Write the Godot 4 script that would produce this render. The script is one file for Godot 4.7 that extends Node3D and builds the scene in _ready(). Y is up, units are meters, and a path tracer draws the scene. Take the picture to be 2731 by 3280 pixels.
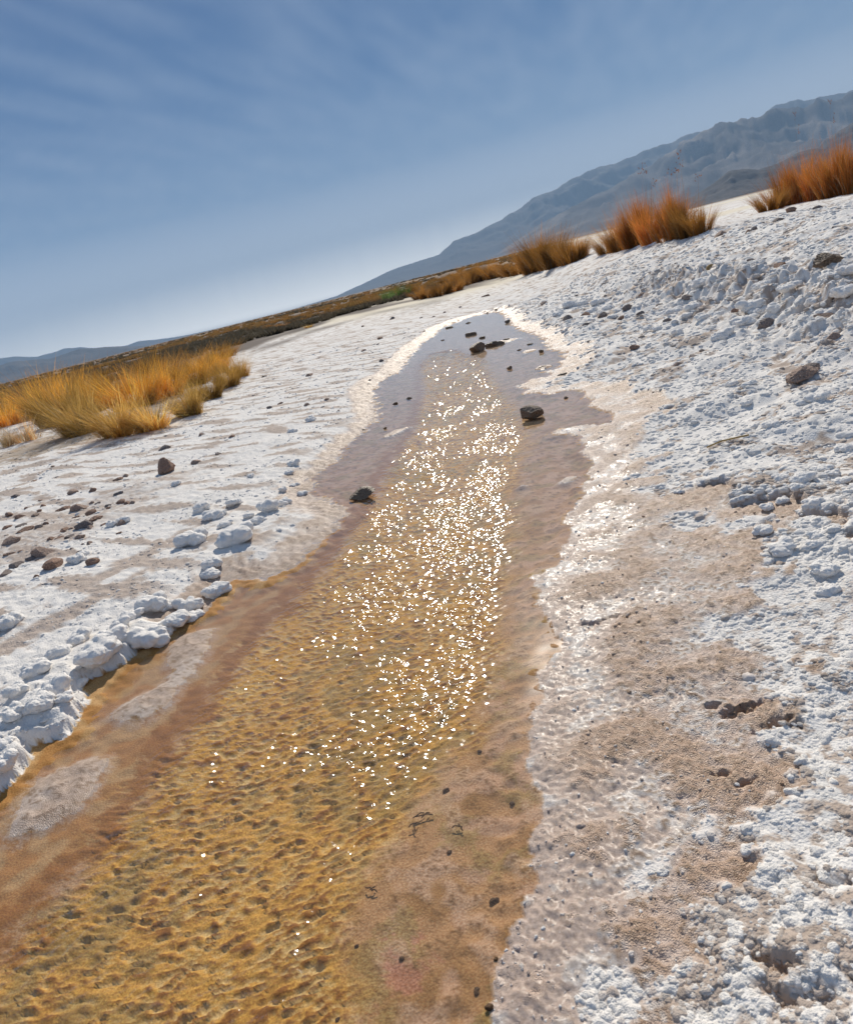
extends Node3D
# A shallow brine stream running through salt flats toward low desert mountains, sun ahead and above. Units are metres, the stream's surface lies at y = 0.

const WATER := [[-0.088, -0.769], [-0.053, -0.844], [0.006, -0.976], [0.057, -1.11], [0.082, -1.219], [0.061, -1.314], [0.102, -1.405], [0.147, -1.506], [0.176, -1.606], [0.244, -1.727], [0.274, -1.843], [0.26, -2.002], [0.277, -2.185], [0.4, -2.279], [0.466, -2.431], [0.522, -2.678], [0.658, -2.912], [0.751, -3.158], [0.783, -3.213], [0.829, -3.414], [0.87, -3.736], [0.886, -3.864], [0.797, -4.032], [0.873, -4.125], [0.954, -4.071], [1.083, -3.947], [1.177, -4.109], [1.173, -4.526], [1.254, -4.968], [1.195, -5.125], [1.043, -5.26], [0.934, -5.508], [0.993, -5.657], [0.925, -5.9], [1.062, -5.981], [1.252, -5.955], [1.254, -6.222], [1.422, -6.264], [1.657, -7.045], [1.632, -7.685], [1.77, -8.44], [1.866, -9.459], [1.882, -10.751], [2.207, -13.268], [2.312, -14.631], [2.251, -15.138], [1.837, -15.375], [1.141, -14.415], [0.972, -13.336], [0.539, -11.755], [0.274, -10.016], [0.13, -8.985], [-0.101, -8.549], [-0.212, -7.96], [-0.201, -7.013], [-0.194, -6.079], [-0.256, -5.747], [-0.354, -5.502], [-0.431, -5.26], [-0.499, -4.704], [-0.627, -4.515], [-0.61, -4.093], [-0.364, -3.531], [-0.407, -3.334], [-0.51, -3.097], [-0.6, -2.89], [-0.691, -2.789], [-0.787, -2.877], [-0.865, -2.912], [-0.909, -2.618], [-0.98, -2.564], [-1.04, -2.478], [-1.105, -2.43], [-1.133, -2.352], [-1.176, -2.274], [-1.238, -2.257], [-1.144, -1.91], [-1.262, -1.897], [-1.246, -1.785], [-1.25, -1.691], [-1.296, -1.601], [-1.307, -1.43], [-1.45, -0.9], [-1.7, 0.2], [-1.9, 1.4], [-0.2, 1.4], [-0.12, -0.4]]
const CHANNEL := [[-0.988, -1.135], [-0.942, -1.248], [-0.888, -1.38], [-0.825, -1.67], [-0.748, -1.916], [-0.673, -2.28], [-0.533, -2.614], [-0.394, -3.013], [-0.237, -3.65], [-0.14, -4.325], [0.064, -5.184], [0.265, -6.942], [0.357, -9.04], [0.571, -10.191], [0.897, -10.017], [1.026, -8.193], [0.857, -6.488], [0.782, -5.168], [0.659, -4.07], [0.473, -3.549], [0.378, -3.173], [0.305, -2.728], [0.218, -2.406], [0.134, -2.115], [0.116, -1.916], [0.043, -1.722], [-0.001, -1.597], [-0.054, -1.472], [-0.136, -1.326], [-0.225, -1.209], [-0.303, -1.107], [-0.335, -1.008], [-0.314, -0.908], [-0.349, -0.836], [-0.4, -0.5], [-0.5, 1.4], [-1.3, 1.4], [-1.15, -0.4]]
const CRUST_A := [[-0.833, -2.451], [-0.836, -2.341], [-0.81, -2.164], [-0.832, -2.106], [-0.866, -2.057], [-0.874, -1.959], [-0.902, -1.905], [-0.96, -1.884], [-1.034, -1.917], [-1.082, -1.975], [-1.081, -2.053], [-1.024, -2.089], [-0.952, -2.12], [-0.954, -2.212], [-1.015, -2.343], [-1.004, -2.445], [-0.936, -2.494]]
const CRUST_B := [[-1.028, -1.781], [-0.986, -1.768], [-0.966, -1.69], [-0.966, -1.612], [-0.985, -1.552], [-1.025, -1.498], [-1.087, -1.472], [-1.15, -1.459], [-1.199, -1.559], [-1.203, -1.652], [-1.185, -1.761], [-1.107, -1.777]]
const RIDGE_FAR_AZ := [-6.0, -2.53, -0.55, 1.81, 3.72, 5.61, 6.85, 9.49, 11.8, 14.37, 16.87, 18.4, 20.2, 21.83, 24.04, 25.84, 26.72, 27.18, 27.58, 29.04, 30.68, 32.01, 33.27, 38.0, 46.0, 60.0]
const RIDGE_FAR_EL := [0.0, 0.15, 0.53, 0.96, 1.13, 1.27, 1.84, 2.22, 2.99, 3.57, 4.14, 4.28, 4.26, 4.46, 4.65, 4.58, 4.55, 4.74, 4.42, 4.86, 4.69, 4.63, 4.48, 4.6, 4.0, 1.0]
const PITS := [[0.351, -1.793, 0.023, 0.0185, 0.0, 0.012], [0.391, -1.793, 0.0208, 0.0119, 0.0, 0.012], [0.423, -1.793, 0.0185, 0.0093, 0.0, 0.014], [0.458, -1.769, 0.0207, 0.0106, 0.0, 0.014], [0.423, -1.726, 0.009, 0.0078, 0.0, 0.016], [0.467, -1.707, 0.0135, 0.0077, 0.0, 0.014], [0.765, -2.293, 0.0202, 0.0133, 0.0, 0.015], [0.522, -1.262, 0.0445, 0.0151, 0.15, 0.035], [0.566, -1.189, 0.0473, 0.0147, -0.1, 0.035], [0.482, -1.307, 0.0205, 0.0106, 0.0, 0.02], [0.589, -1.167, 0.0157, 0.0147, 0.0, 0.03], [0.404, -1.102, 0.0221, 0.0085, 0.0, 0.022], [0.436, -1.064, 0.0218, 0.0073, 0.0, 0.022]]
const PEBBLES := [[-0.218, -0.924, 0.0097], [-0.067, -0.867, 0.0073], [-0.104, -0.829, 0.0112], [-0.089, -0.792, 0.013], [-0.05, -0.983, 0.0198], [-0.116, -1.126, 0.0106], [-0.104, -1.303, 0.0167], [-0.323, -0.853, 0.0085], [-0.294, -0.973, 0.0089], [-0.066, -0.867, 0.0072], [-0.104, -0.826, 0.0102], [0.022, -1.206, 0.0123], [-0.017, -1.399, 0.0114]]
const TWIGS := [[-0.166, -1.225, 0.037, 5], [-0.269, -1.076, 0.021, 3], [-0.097, -1.183, 0.021, 3]]

const SALT_LEFT := [[-1.156, -3.488, 0.165], [-0.895, -3.33, 0.179], [-1.051, -4.058, 0.1], [-1.131, -3.9, 0.125], [-0.834, -3.564, 0.088], [-0.798, -3.756, 0.132], [-0.975, -3.084, 0.113], [-1.251, -4.126, 0.118], [-0.768, -4.779, 0.082], [-0.782, -4.585, 0.063], [-0.733, -4.319, 0.06], [-0.78, -6.483, 0.11], [-0.919, -6.106, 0.083], [-1.785, -3.611, 0.097], [-1.788, -3.737, 0.071], [-1.764, -4.283, 0.095], [-1.05, -4.686, 0.057], [-0.784, -4.187, 0.058], [-0.66, -4.09, 0.064], [-1.012, -3.641, 0.078], [-0.906, -3.7, 0.065], [-0.733, -3.864, 0.081], [-1.616, -4.988, 0.08], [-1.824, -4.238, 0.063], [-0.964, -2.994, 0.096], [-0.91, -2.794, 0.113], [-0.996, -2.691, 0.111], [-1.143, -2.733, 0.129], [-1.195, -2.647, 0.097], [-1.077, -2.467, 0.161], [-1.009, -2.542, 0.106], [-0.954, -2.598, 0.093], [-1.36, -2.527, 0.111], [-1.384, -2.423, 0.094], [-1.207, -2.311, 0.15], [-1.191, -2.414, 0.126], [-1.403, -2.284, 0.104], [-1.412, -2.167, 0.081], [-1.269, -2.102, 0.11], [-1.278, -2.017, 0.094], [-1.305, -1.854, 0.06], [-1.26, -1.756, 0.075], [-1.25, -2.229, 0.053], [-1.789, -2.883, 0.112], [-1.34, -1.999, 0.076], [-1.407, -2.048, 0.059], [-1.205, -2.039, 0.056], [-1.189, -2.512, 0.079], [-1.082, -2.72, 0.068]]
const STREAM_ROCK := [[0.794, -4.602, 0.152, "a"], [1.098, -9.029, 0.168, "a"], [1.326, -9.183, 0.205, "f"], [1.522, -9.381, 0.14, "f"], [1.309, -11.344, 0.252, "f"], [1.994, -11.861, 0.112, "a"], [2.376, -15.221, 0.106, "a"], [2.183, -15.187, 0.06, "a"], [1.526, -7.476, 0.071, "a"], [1.091, -6.903, 0.066, "a"], [1.312, -6.477, 0.101, "f"], [1.332, -5.831, 0.111, "f"], [1.112, -4.913, 0.035, "a"], [1.609, -8.379, 0.084, "f"], [1.419, -8.108, 0.069, "f"], [0.098, -6.661, 0.082, "f"], [-0.032, -6.556, 0.081, "f"], [-0.146, -5.476, 0.034, "a"], [-0.314, -5.647, 0.031, "a"], [1.37, -10.453, 0.129, "f"], [0.906, -11.661, 0.069, "f"], [1.261, -13.885, 0.205, "f"], [1.598, -13.85, 0.137, "f"], [-0.302, -3.737, 0.136, "a"]]
const LEFT_ROCK := [[-0.045, -14.509, 0.124], [-0.095, -13.396, 0.082], [-0.353, -12.714, 0.093], [-0.436, -21.028, 0.103], [0.421, -21.538, 0.184], [1.292, -17.668, 0.087], [0.792, -14.031, 0.052], [-0.096, -10.252, 0.088], [-0.703, -7.567, 0.056], [3.209, -22.009, 0.245], [-0.262, -8.597, 0.038], [-0.547, -6.693, 0.027], [1.619, -18.365, 0.099], [2.155, -19.534, 0.086], [1.057, -18.629, 0.082], [-1.853, -5.612, 0.16], [-2.213, -6.867, 0.126], [-1.128, -10.567, 0.149], [-1.28, -8.265, 0.067], [-1.373, -8.017, 0.076], [-0.915, -7.575, 0.077], [-0.709, -7.566, 0.061], [-2.028, -12.301, 0.092], [-1.923, -7.136, 0.07], [-1.511, -6.543, 0.068], [-1.508, -5.862, 0.069], [-1.662, -5.745, 0.081]]
const RUBBLE := [[-2.508, -5.146, 0.126], [-2.322, -5.01, 0.14], [-2.122, -4.726, 0.088], [-2.029, -4.352, 0.139], [-2.017, -4.507, 0.117], [-2.609, -5.624, 0.094], [-2.425, -5.546, 0.071], [-2.094, -5.182, 0.076], [-2.321, -5.802, 0.095], [-2.283, -5.898, 0.077], [-1.963, -4.839, 0.071], [-2.078, -4.882, 0.054], [-2.535, -4.661, 0.108], [-2.507, -4.416, 0.121], [-2.802, -5.15, 0.079], [-2.651, -4.844, 0.075], [-2.799, -4.941, 0.096], [-2.108, -3.94, 0.168], [-1.886, -3.578, 0.138], [-2.226, -3.855, 0.091], [-2.167, -4.393, 0.067], [-1.954, -4.099, 0.07], [-2.184, -4.233, 0.058], [-2.049, -4.175, 0.057], [-1.88, -4.315, 0.072], [-1.771, -4.261, 0.094], [-1.671, -3.509, 0.08], [-2.163, -3.911, 0.076], [-2.405, -4.156, 0.075], [-2.663, -5.093, 0.058], [-2.712, -5.331, 0.061], [-2.218, -3.717, 0.089], [-2.121, -4.223, 0.064], [-1.844, -3.935, 0.044], [-2.959, -5.308, 0.082], [-2.452, -4.658, 0.061], [-2.157, -4.355, 0.038], [-2.127, -4.391, 0.038], [-1.893, -4.756, 0.052], [-1.927, -3.895, 0.031], [-2.104, -4.338, 0.033], [-1.838, -4.69, 0.052], [-2.383, -5.03, 0.041], [-3.261, -6.055, 0.073], [-2.238, -4.741, 0.048], [-2.905, -5.704, 0.041], [-2.433, -4.715, 0.059], [-2.208, -5.061, 0.04], [-2.035, -4.786, 0.056], [-2.276, -5.128, 0.044], [-2.882, -5.433, 0.039], [-2.1, -3.845, 0.025], [-1.724, -4.065, 0.032], [-2.851, -5.204, 0.044], [-2.042, -4.474, 0.039], [-1.846, -3.802, 0.03], [-2.336, -4.151, 0.035], [-1.973, -4.294, 0.048], [-2.676, -5.19, 0.043], [-1.887, -3.953, 0.025], [-3.469, -6.865, 0.086], [-3.518, -7.405, 0.045], [-1.938, -3.477, 0.041], [-2.364, -5.089, 0.037], [-2.444, -4.686, 0.041], [-2.014, -4.552, 0.027]]
const RIGHT_ROCK := [[3.535, -7.841, 0.131], [3.522, -6.497, 0.144], [5.274, -11.297, 0.214], [5.225, -10.205, 0.19], [7.173, -12.746, 0.202], [7.187, -12.012, 0.162], [4.673, -7.509, 0.088], [2.821, -12.825, 0.153], [2.317, -9.295, 0.16], [2.534, -9.358, 0.188], [2.595, -8.793, 0.153], [2.758, -8.33, 0.161], [3.125, -8.895, 0.099], [3.013, -7.313, 0.121], [2.717, -5.711, 0.092], [2.591, -5.364, 0.067], [2.585, -4.98, 0.157], [2.597, -4.364, 0.114], [2.505, -6.584, 0.082], [2.539, -7.899, 0.138], [3.922, -7.809, 0.097], [3.629, -5.875, 0.088], [5.213, -9.019, 0.115], [5.739, -10.515, 0.166], [5.178, -10.28, 0.127], [2.607, -7.534, 0.089], [2.222, -8.203, 0.094], [2.377, -3.912, 0.09], [2.042, -3.547, 0.104], [1.934, -5.839, 0.086], [1.964, -4.794, 0.073], [2.107, -4.986, 0.046], [1.821, -4.719, 0.065]]
const BOULDER := [[3.266, -5.387, 0.237]]
const SLAB := [[1.906, -3.405, 0.238]]
const SALT_RIGHT := [[2.436, -10.214, 0.175], [2.765, -10.893, 0.218], [3.01, -10.192, 0.236], [2.394, -8.625, 0.149], [2.75, -6.988, 0.178], [2.716, -6.5, 0.157], [2.731, -5.483, 0.205], [2.605, -5.331, 0.182], [2.724, -5.379, 0.135], [2.323, -5.132, 0.142], [3.229, -7.324, 0.222], [3.176, -7.347, 0.156], [2.753, -5.15, 0.147], [2.868, -5.248, 0.117], [2.659, -4.422, 0.159], [2.755, -4.71, 0.137], [2.732, -4.377, 0.13], [2.972, -4.706, 0.124], [3.034, -5.901, 0.129], [2.963, -5.334, 0.136], [2.381, -6.511, 0.097], [2.377, -6.752, 0.1], [2.608, -7.842, 0.138], [2.531, -8.22, 0.119], [3.15, -6.653, 0.123], [2.671, -5.93, 0.109], [2.991, -6.224, 0.096], [2.74, -7.319, 0.109], [2.938, -8.047, 0.105], [2.963, -5.645, 0.107], [2.682, -4.726, 0.106], [2.925, -4.762, 0.109], [2.613, -6.392, 0.115], [2.242, -5.727, 0.103], [2.589, -6.052, 0.11], [2.884, -10.769, 0.185], [2.698, -9.639, 0.167], [2.874, -9.423, 0.164], [2.718, -8.566, 0.125], [1.739, -3.616, 0.103], [1.604, -3.372, 0.064], [1.778, -3.871, 0.084], [1.738, -2.994, 0.109], [1.69, -3.037, 0.08], [1.332, -2.302, 0.086], [1.301, -2.152, 0.067], [1.221, -2.233, 0.098], [1.114, -2.166, 0.051], [1.059, -2.151, 0.057], [1.142, -2.043, 0.07], [0.962, -1.994, 0.073], [0.944, -1.859, 0.101], [1.046, -1.862, 0.065], [0.961, -1.677, 0.089], [0.91, -1.594, 0.063], [1.17, -2.17, 0.058], [1.33, -2.242, 0.054], [0.929, -2.549, 0.048], [1.192, -2.307, 0.069], [1.515, -2.477, 0.084], [1.463, -2.87, 0.084], [1.174, -2.72, 0.052], [1.164, -2.789, 0.044], [1.361, -3.414, 0.053], [1.011, -1.814, 0.051]]
const STICK := [[1.186, -2.873, 1.34, -2.818]]
const TUFT_LEFT := [[-4.27, -10.25, 1.11, 0.89, 0], [-3.29, -8.84, 0.76, 0.69, 0], [-2.81, -8.61, 0.73, 0.67, 0], [-2.49, -9.13, 0.73, 0.57, 0], [-2.59, -10.62, 0.73, 0.51, 1], [-2.54, -11.85, 0.73, 0.57, 1], [-2.59, -13.31, 0.63, 0.45, 1], [-5.82, -13.04, 1.43, 0.86, 1], [-5.48, -11.14, 0.75, 0.58, 2], [-5.86, -11.23, 0.59, 0.59, 2], [-7.92, -17.23, 1.39, 1.14, 3], [-6.46, -15.31, 1.44, 1.0, 3], [-5.27, -13.83, 1.19, 0.99, 3], [-4.2, -12.44, 1.05, 0.88, 3], [-3.85, -13.0, 1.0, 0.82, 3], [-3.68, -14.34, 0.99, 0.89, 3], [-3.61, -15.82, 0.87, 0.76, 3], [-8.16, -16.29, 0.97, 0.97, 3], [-6.02, -17.04, 1.09, 1.09, 4], [-5.4, -18.09, 1.13, 1.13, 4], [-7.98, -20.1, 1.3, 1.3, 4], [-4.96, -19.26, 1.0, 1.06, 4], [-4.57, -20.44, 0.84, 0.98, 4], [-7.87, -25.1, 1.23, 1.4, 4], [-10.15, -23.37, 1.36, 1.36, 4], [-4.78, -22.93, 0.7, 0.94, 4], [-11.82, -23.14, 1.04, 1.04, 4]]
const TUFT_R0 := [[6.65, -34.0, 1.27, 1.16, 5], [6.41, -29.31, 1.6, 1.0, 5], [5.97, -24.76, 1.44, 1.02, 5], [6.01, -22.74, 1.1, 0.78, 5], [6.38, -22.93, 0.71, 0.48, 5], [6.57, -28.31, 1.36, 0.97, 5]]
const TUFT_R1 := [[6.05, -19.03, 0.8, 0.53, 5], [5.99, -17.91, 0.94, 0.57, 5], [5.94, -16.77, 0.95, 0.59, 6], [5.82, -15.43, 0.93, 0.55, 6], [5.75, -14.36, 0.88, 0.52, 6], [5.72, -13.52, 0.78, 0.44, 5], [5.71, -12.9, 0.61, 0.38, 5], [6.14, -16.69, 1.07, 0.59, 6], [5.85, -14.25, 0.92, 0.51, 6]]
const TUFT_R2 := [[12.84, -23.93, 1.0, 0.72, 5], [13.96, -25.09, 1.53, 0.96, 6], [14.34, -24.74, 1.72, 0.95, 6], [14.07, -23.35, 1.73, 0.91, 6], [13.79, -22.03, 1.65, 0.87, 6], [13.82, -21.4, 1.61, 0.85, 6], [14.22, -21.26, 1.62, 0.85, 6]]
const TUFT_FAR := [[6.69, -36.62, 0.99, 0.99, 5], [6.54, -40.11, 1.08, 1.08, 5], [5.98, -41.7, 1.24, 1.12, 5], [4.98, -40.33, 1.25, 1.08, 5], [3.6, -34.04, 0.91, 0.82, 5], [2.94, -33.02, 0.93, 0.75, 5], [2.46, -33.73, 0.86, 0.68, 5], [2.17, -35.27, 0.8, 0.61, 5], [2.22, -45.94, 0.92, 0.92, 5], [7.84, -50.83, 1.17, 1.37, 5], [6.74, -52.67, 1.2, 1.42, 5], [5.39, -53.04, 1.07, 1.42, 5], [-5.59, -48.12, 0.45, 0.9, 5], [-2.9, -32.5, 0.22, 0.35, 0], [-7.38, -54.55, 0.44, 0.95, 5]]
const GREEN := [[1.0, -45.25, 0.72, 1.03, 7], [1.74, -45.23, 0.78, 1.03, 7]]
# kind: blades, spread, shortest, droop, root radius, three blade colours
const TUFTS := [
	[1600, 0.85, 0.4, 0.5, 0.18, Color(0.660, 0.400, 0.105), Color(0.720, 0.480, 0.165), Color(0.500, 0.300, 0.070)],
	[1500, 0.7, 0.45, 0.35, 0.24, Color(0.560, 0.320, 0.075), Color(0.620, 0.380, 0.100), Color(0.420, 0.250, 0.060)],
	[420, 0.8, 0.4, 0.4, 0.3, Color(0.600, 0.456, 0.264), Color(0.672, 0.528, 0.336), Color(0.552, 0.300, 0.108)],
	[1600, 0.75, 0.45, 0.45, 0.3, Color(0.720, 0.324, 0.042), Color(0.744, 0.384, 0.060), Color(0.600, 0.360, 0.096)],
	[1200, 0.7, 0.45, 0.35, 0.32, Color(0.552, 0.264, 0.060), Color(0.480, 0.252, 0.072), Color(0.408, 0.252, 0.084)],
	[1700, 0.8, 0.5, 0.3, 0.32, Color(0.460, 0.200, 0.040), Color(0.400, 0.190, 0.045), Color(0.310, 0.170, 0.050)],
	[1700, 0.75, 0.5, 0.25, 0.32, Color(0.600, 0.190, 0.045), Color(0.520, 0.210, 0.045), Color(0.420, 0.200, 0.050)],
	[800, 0.7, 0.5, 0.2, 0.35, Color(0.120, 0.228, 0.060), Color(0.168, 0.264, 0.072), Color(0.108, 0.168, 0.048)],
]
const SALT_LEFT_NAMES := [
	"large rounded white salt lump with a shaded left side, beside the bare soil streak", "largest puffy white salt lump in the cluster by the stream bend", "single round white salt knob at the back of the lump cluster", "smooth white salt lump between the round knob and the large lump",
	"", "broad white salt lump at the stream end of the cluster", "upright white salt lump standing apart below the cluster", "", "white salt knob at the top of the shore by the stream bend", "", "", "isolated small white salt lump above the bend nearest the water", "isolated small white salt lump above the bend, farther from the water", "white salt lump in front of the rubble patch", "",
]
const STREAM_NAMES := [
	"large dark angular stone in the sparkling water right of midstream", "blocky dark stone at the left end of the ledge in the far stream", "long flat dark stone in the middle of the ledge in the far stream", "thin flat stone at the right end of the ledge in the far stream", "flat mossy stone alone just beyond the ledge in the stream",
	"small dark stone near the far right shore of the stream", "farthest round stone at the very end of the stream", "tiny stone beside the farthest stone at the stream's end", "upright dark stone near the right shore level with the ledge", "small pyramid stone in calm water below the ledge",
	"flat stone beside the right shore below the upright stone", "flat stone stranded on the wet salt of the right shore", "small stone in the calm inlet behind the large dark stone", "flat little stone between the ledge and the right shore", "low dark stone between the ledge and the upright stone",
	"low dark scrap of crust near the left shore, right piece", "low dark scrap of crust near the left shore, left piece", "small dark stone on the pale bar by the left shore", "small dark stone at the left water's edge above the bend", "low crust scrap between the lone flat stone and the ledge",
	"tiny crust scrap in the blue water left of the ledge", "thin crust sliver at the far left shore", "thin crust sliver in mid water near the stream's far end", "pale topped dark stone at the left bend of the stream"]
const LEFT_NAMES := {15: "blocky brown stone standing above the rubble on the left bank", 16: "rounded pinkish stone behind the blocky brown stone", 17: "dark angular stone alone on the white salt in mid left bank", 0: "dark stone on white salt left of the stream's blue narrows", 9: "pale flat stone at the foot of the far grass"}
const RIGHT_NAMES := {0: "yellowish tan stone on the right salt slope", 1: "rounded light brown stone left of the dark boulder", 2: "grey stone beside the middle grass clump on the crest", 3: "grey stone on the crest between the two grass clumps", 7: "dark flat stone on the slope near the stream's far end"}
const GRASS_NAMES := {
	"left": {0: "tall straw coloured tussock at the front left of the grass clump", 1: "low drooping straw tussock at the front middle of the left clump", 2: "drooping pale tussock beside the front middle of the left clump", 3: "straw tussock at the front right of the left clump", 4: "olive tan tussock behind the front right of the left clump", 5: "dense olive tussock near the right end of the left clump", 6: "rounded tussock at the far right end of the left clump", 7: "tan tussock at the left end behind the tall straw one", 8: "sparse pale twiggy tuft at the left edge", 9: "sparse pale tuft touching the left edge of the picture", -1: "orange grass tuft in the middle and back of the left clump"},
	"r0": {2: "tallest rusty tuft of the dark clump beyond the right shore", -1: "rusty grass tuft in the dark clump beyond the right shore"},
	"r1": {0: "leftmost olive tuft of the middle clump on the right crest", 6: "rightmost olive tuft of the middle clump on the right crest", -1: "red tipped orange grass tuft in the middle clump on the right crest"},
	"r2": {0: "leftmost tuft of the grass clump at the right edge", -1: "red orange grass tuft in the clump at the right edge"},
	"far": {12: "small rusty tuft alone on the far left salt edge", 13: "tiny pale straw tuft alone on the far white salt", 14: "lone rusty tuft at the far left edge of the salt", -1: "rusty grass tuft in the row beyond the stream's end"},
	"green": {0: "green bush left of the other beyond the stream's end", 1: "green bush right of the other beyond the stream's end"},
}

const SHORE_Z := [3000.0, 2.0, -0.5, -0.77, -1.1, -1.5, -2.0, -2.4, -3.2, -4.1, -5.0, -6.2, -7.7, -9.5, -13.3, -15.0, -25.0, -60.0, -30000.0]
const SHORE_X := [-0.1, -0.1, -0.1, -0.09, 0.06, 0.15, 0.27, 0.45, 0.75, 1.05, 1.2, 1.4, 1.63, 1.87, 2.2, 2.3, 4.2, 10.0, 20.0]
const WEST_Z := [3000.0, 2.0, -0.8, -1.43, -1.9, -2.3, -2.6, -3.5, -4.1, -4.7, -5.5, -7.0, -9.0, -11.75, -14.4, -15.3, -25.0, -60.0, -30000.0]
const WEST_X := [-1.6, -1.6, -1.4, -1.3, -1.2, -1.17, -0.95, -0.4, -0.62, -0.5, -0.35, -0.2, 0.13, 0.54, 1.14, 1.8, 2.5, 4.0, 20.0]
const BANK_U := [0.0, 0.3, 1.0, 1.5, 1.7, 3.6, 5.0, 8.0, 12.0]
const BANK_H := [0.0, 0.01, 0.06, 0.10, 0.21, 0.54, 0.5, 0.33, 0.28]
const WET_Z := [1.0, -0.7, -0.8, -0.95, -1.1, -1.2, -1.4, -2.0, -2.4, -2.8, -3.6, -4.5, -7.0, -10.0, -16.0]
const WET_W := [0.2, 0.21, 0.28, 0.34, 0.42, 0.5, 0.66, 0.66, 0.48, 0.35, 0.32, 0.26, 0.22, 0.25, 0.3]
# low bars of crust that stand out of the water: x, z, two radii, turn
const ISLETS := [[-0.08, -5.25, 0.17, 0.07, -0.75], [1.48, -7.8, 0.10, 0.12, 0.0], [0.84, -4.02, 0.05, 0.07, 0.3], [0.65, -3.14, 0.055, 0.07, 0.4], [0.45, -3.22, 0.035, 0.025, 0.0], [1.40, -9.35, 0.33, 0.16, 0.35], [1.32, -6.5, 0.10, 0.12, 0.0]]
const SUN_HEIGHT := 34.5
const SUN_SIDE := 10.0

var noise := FastNoiseLite.new()
var cells := FastNoiseLite.new()
var rng := RandomNumberGenerator.new()
var taken := {}
var M := {}
var field := {}
var F0 := Vector2(-3.2, -17.0)
var FN := Vector2i(140, 372)
const FC := 0.05


func _ready() -> void:
	# ---- camera
	var cam := Camera3D.new()
	cam.name = "camera"
	cam.fov = 70.0
	cam.near = 0.05
	cam.far = 60000.0
	cam.transform = Transform3D(Basis(Vector3.RIGHT, deg_to_rad(-17.42)) * Basis(Vector3.BACK, deg_to_rad(-14.28)), Vector3(0, 1.0, 0))
	var lens := CameraAttributesPhysical.new()
	lens.frustum_focal_length = 24.0
	lens.exposure_aperture = 10.0
	lens.frustum_focus_distance = 3.6
	lens.frustum_near = 0.05
	lens.frustum_far = 60000.0
	cam.attributes = lens
	add_child(cam)
	cam.fov = 70.0
	# ---- sky and air
	var env := Environment.new()
	env.background_mode = Environment.BG_SKY
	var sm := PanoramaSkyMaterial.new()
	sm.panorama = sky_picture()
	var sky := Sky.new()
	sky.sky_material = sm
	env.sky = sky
	env.tonemap_mode = Environment.TONE_MAPPER_LINEAR
	env.tonemap_exposure = 1.13
	env.fog_enabled = true
	env.fog_density = 0.000078
	env.fog_light_color = Color(0.70, 0.85, 1.0)
	env.sdfgi_enabled = true
	env.ssao_enabled = true
	env.ssil_enabled = true
	var we := WorldEnvironment.new()
	we.name = "environment"
	we.environment = env
	add_child(we)
	# ---- sun: ahead, a little to the right
	var sun := DirectionalLight3D.new()
	sun.name = "sun"
	sun.light_energy = 1.45
	sun.light_color = Color(1.0, 0.965, 0.905)
	sun.light_angular_distance = 0.5
	sun.shadow_enabled = true
	sun.rotation = Vector3(deg_to_rad(-SUN_HEIGHT), PI - deg_to_rad(SUN_SIDE), 0)
	add_child(sun)

	noise.noise_type = FastNoiseLite.TYPE_SIMPLEX
	noise.frequency = 1.0
	noise.fractal_type = FastNoiseLite.FRACTAL_NONE
	noise.seed = 11
	cells.noise_type = FastNoiseLite.TYPE_CELLULAR
	cells.frequency = 1.0
	cells.fractal_type = FastNoiseLite.FRACTAL_NONE
	cells.cellular_return_type = FastNoiseLite.RETURN_DISTANCE
	cells.cellular_jitter = 0.9
	cells.seed = 5
	materials()
	field.water = distances(WATER)
	field.channel = distances(CHANNEL)
	field.crust_a = distances(CRUST_A)
	field.crust_b = distances(CRUST_B)
	ground()
	water()
	mountains()
	far_scrub()
	salt_lumps()
	rocks()
	grass()
	small_things()
	loose_grains()
	var near_first := func(p: Vector3): return p.length()
	var left_first := func(p: Vector3): return p.x / -p.z
	count_off("salt lumps on the left bank", "puffy white salt lump in the row overhanging the stream's left edge", "%s puffy salt lump, nearest first, in the row overhanging the stream's left edge", near_first)
	count_off("salt lumps on the left bank", "puffy white salt lump on the left bank away from the stream edge", "%s nearest of the smaller salt lumps around the left bend", near_first)
	count_off("salt lumps on the right bank", "knobby white salt lump in the ridge across the right bank", "%s salt lump from the left in the ridge across the right bank", left_first)
	count_off("salt lumps on the right bank", "knobby white salt lump on the lower slope of the right bank", "%s nearest knobby salt lump on the lower slope of the right bank", near_first)
	count_off("grass tufts in the clump on the left bank", "orange grass tuft in the middle and back of the left clump", "%s orange tuft from the left in the back of the left clump", left_first)
	count_off("grass tufts in the middle clump on the right crest", "red tipped orange grass tuft in the middle clump on the right crest", "%s red tipped orange tuft from the left in the middle clump on the right crest", left_first)
	count_off("grass tufts in the clump at the right edge", "red orange grass tuft in the clump at the right edge", "%s red orange tuft from the left in the clump at the right edge", left_first)
	count_off("grass tufts at the crest nearest the stream's end", "rusty grass tuft in the dark clump beyond the right shore", "%s rusty tuft from the left in the dark clump beyond the right shore", left_first)
	count_off("grass tufts along the far end of the stream", "rusty grass tuft in the row beyond the stream's end", "%s rusty tuft from the left in the row beyond the stream's end", left_first)
	count_off("stones on the right bank", "grey brown stone half buried in the salt of the right bank", "%s nearest grey brown stone half buried in the right bank's salt", near_first)
	count_off("stones on the left bank", "small brown stone lying on the white salt of the left bank", "%s nearest small brown stone scattered on the left bank's white salt", near_first)
	count_off("dark pebbles in the right shallows", "small dark pebble on the shallow bed near the stream's right edge", "%s nearest dark pebble on the shallow bed by the right edge", near_first)


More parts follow.
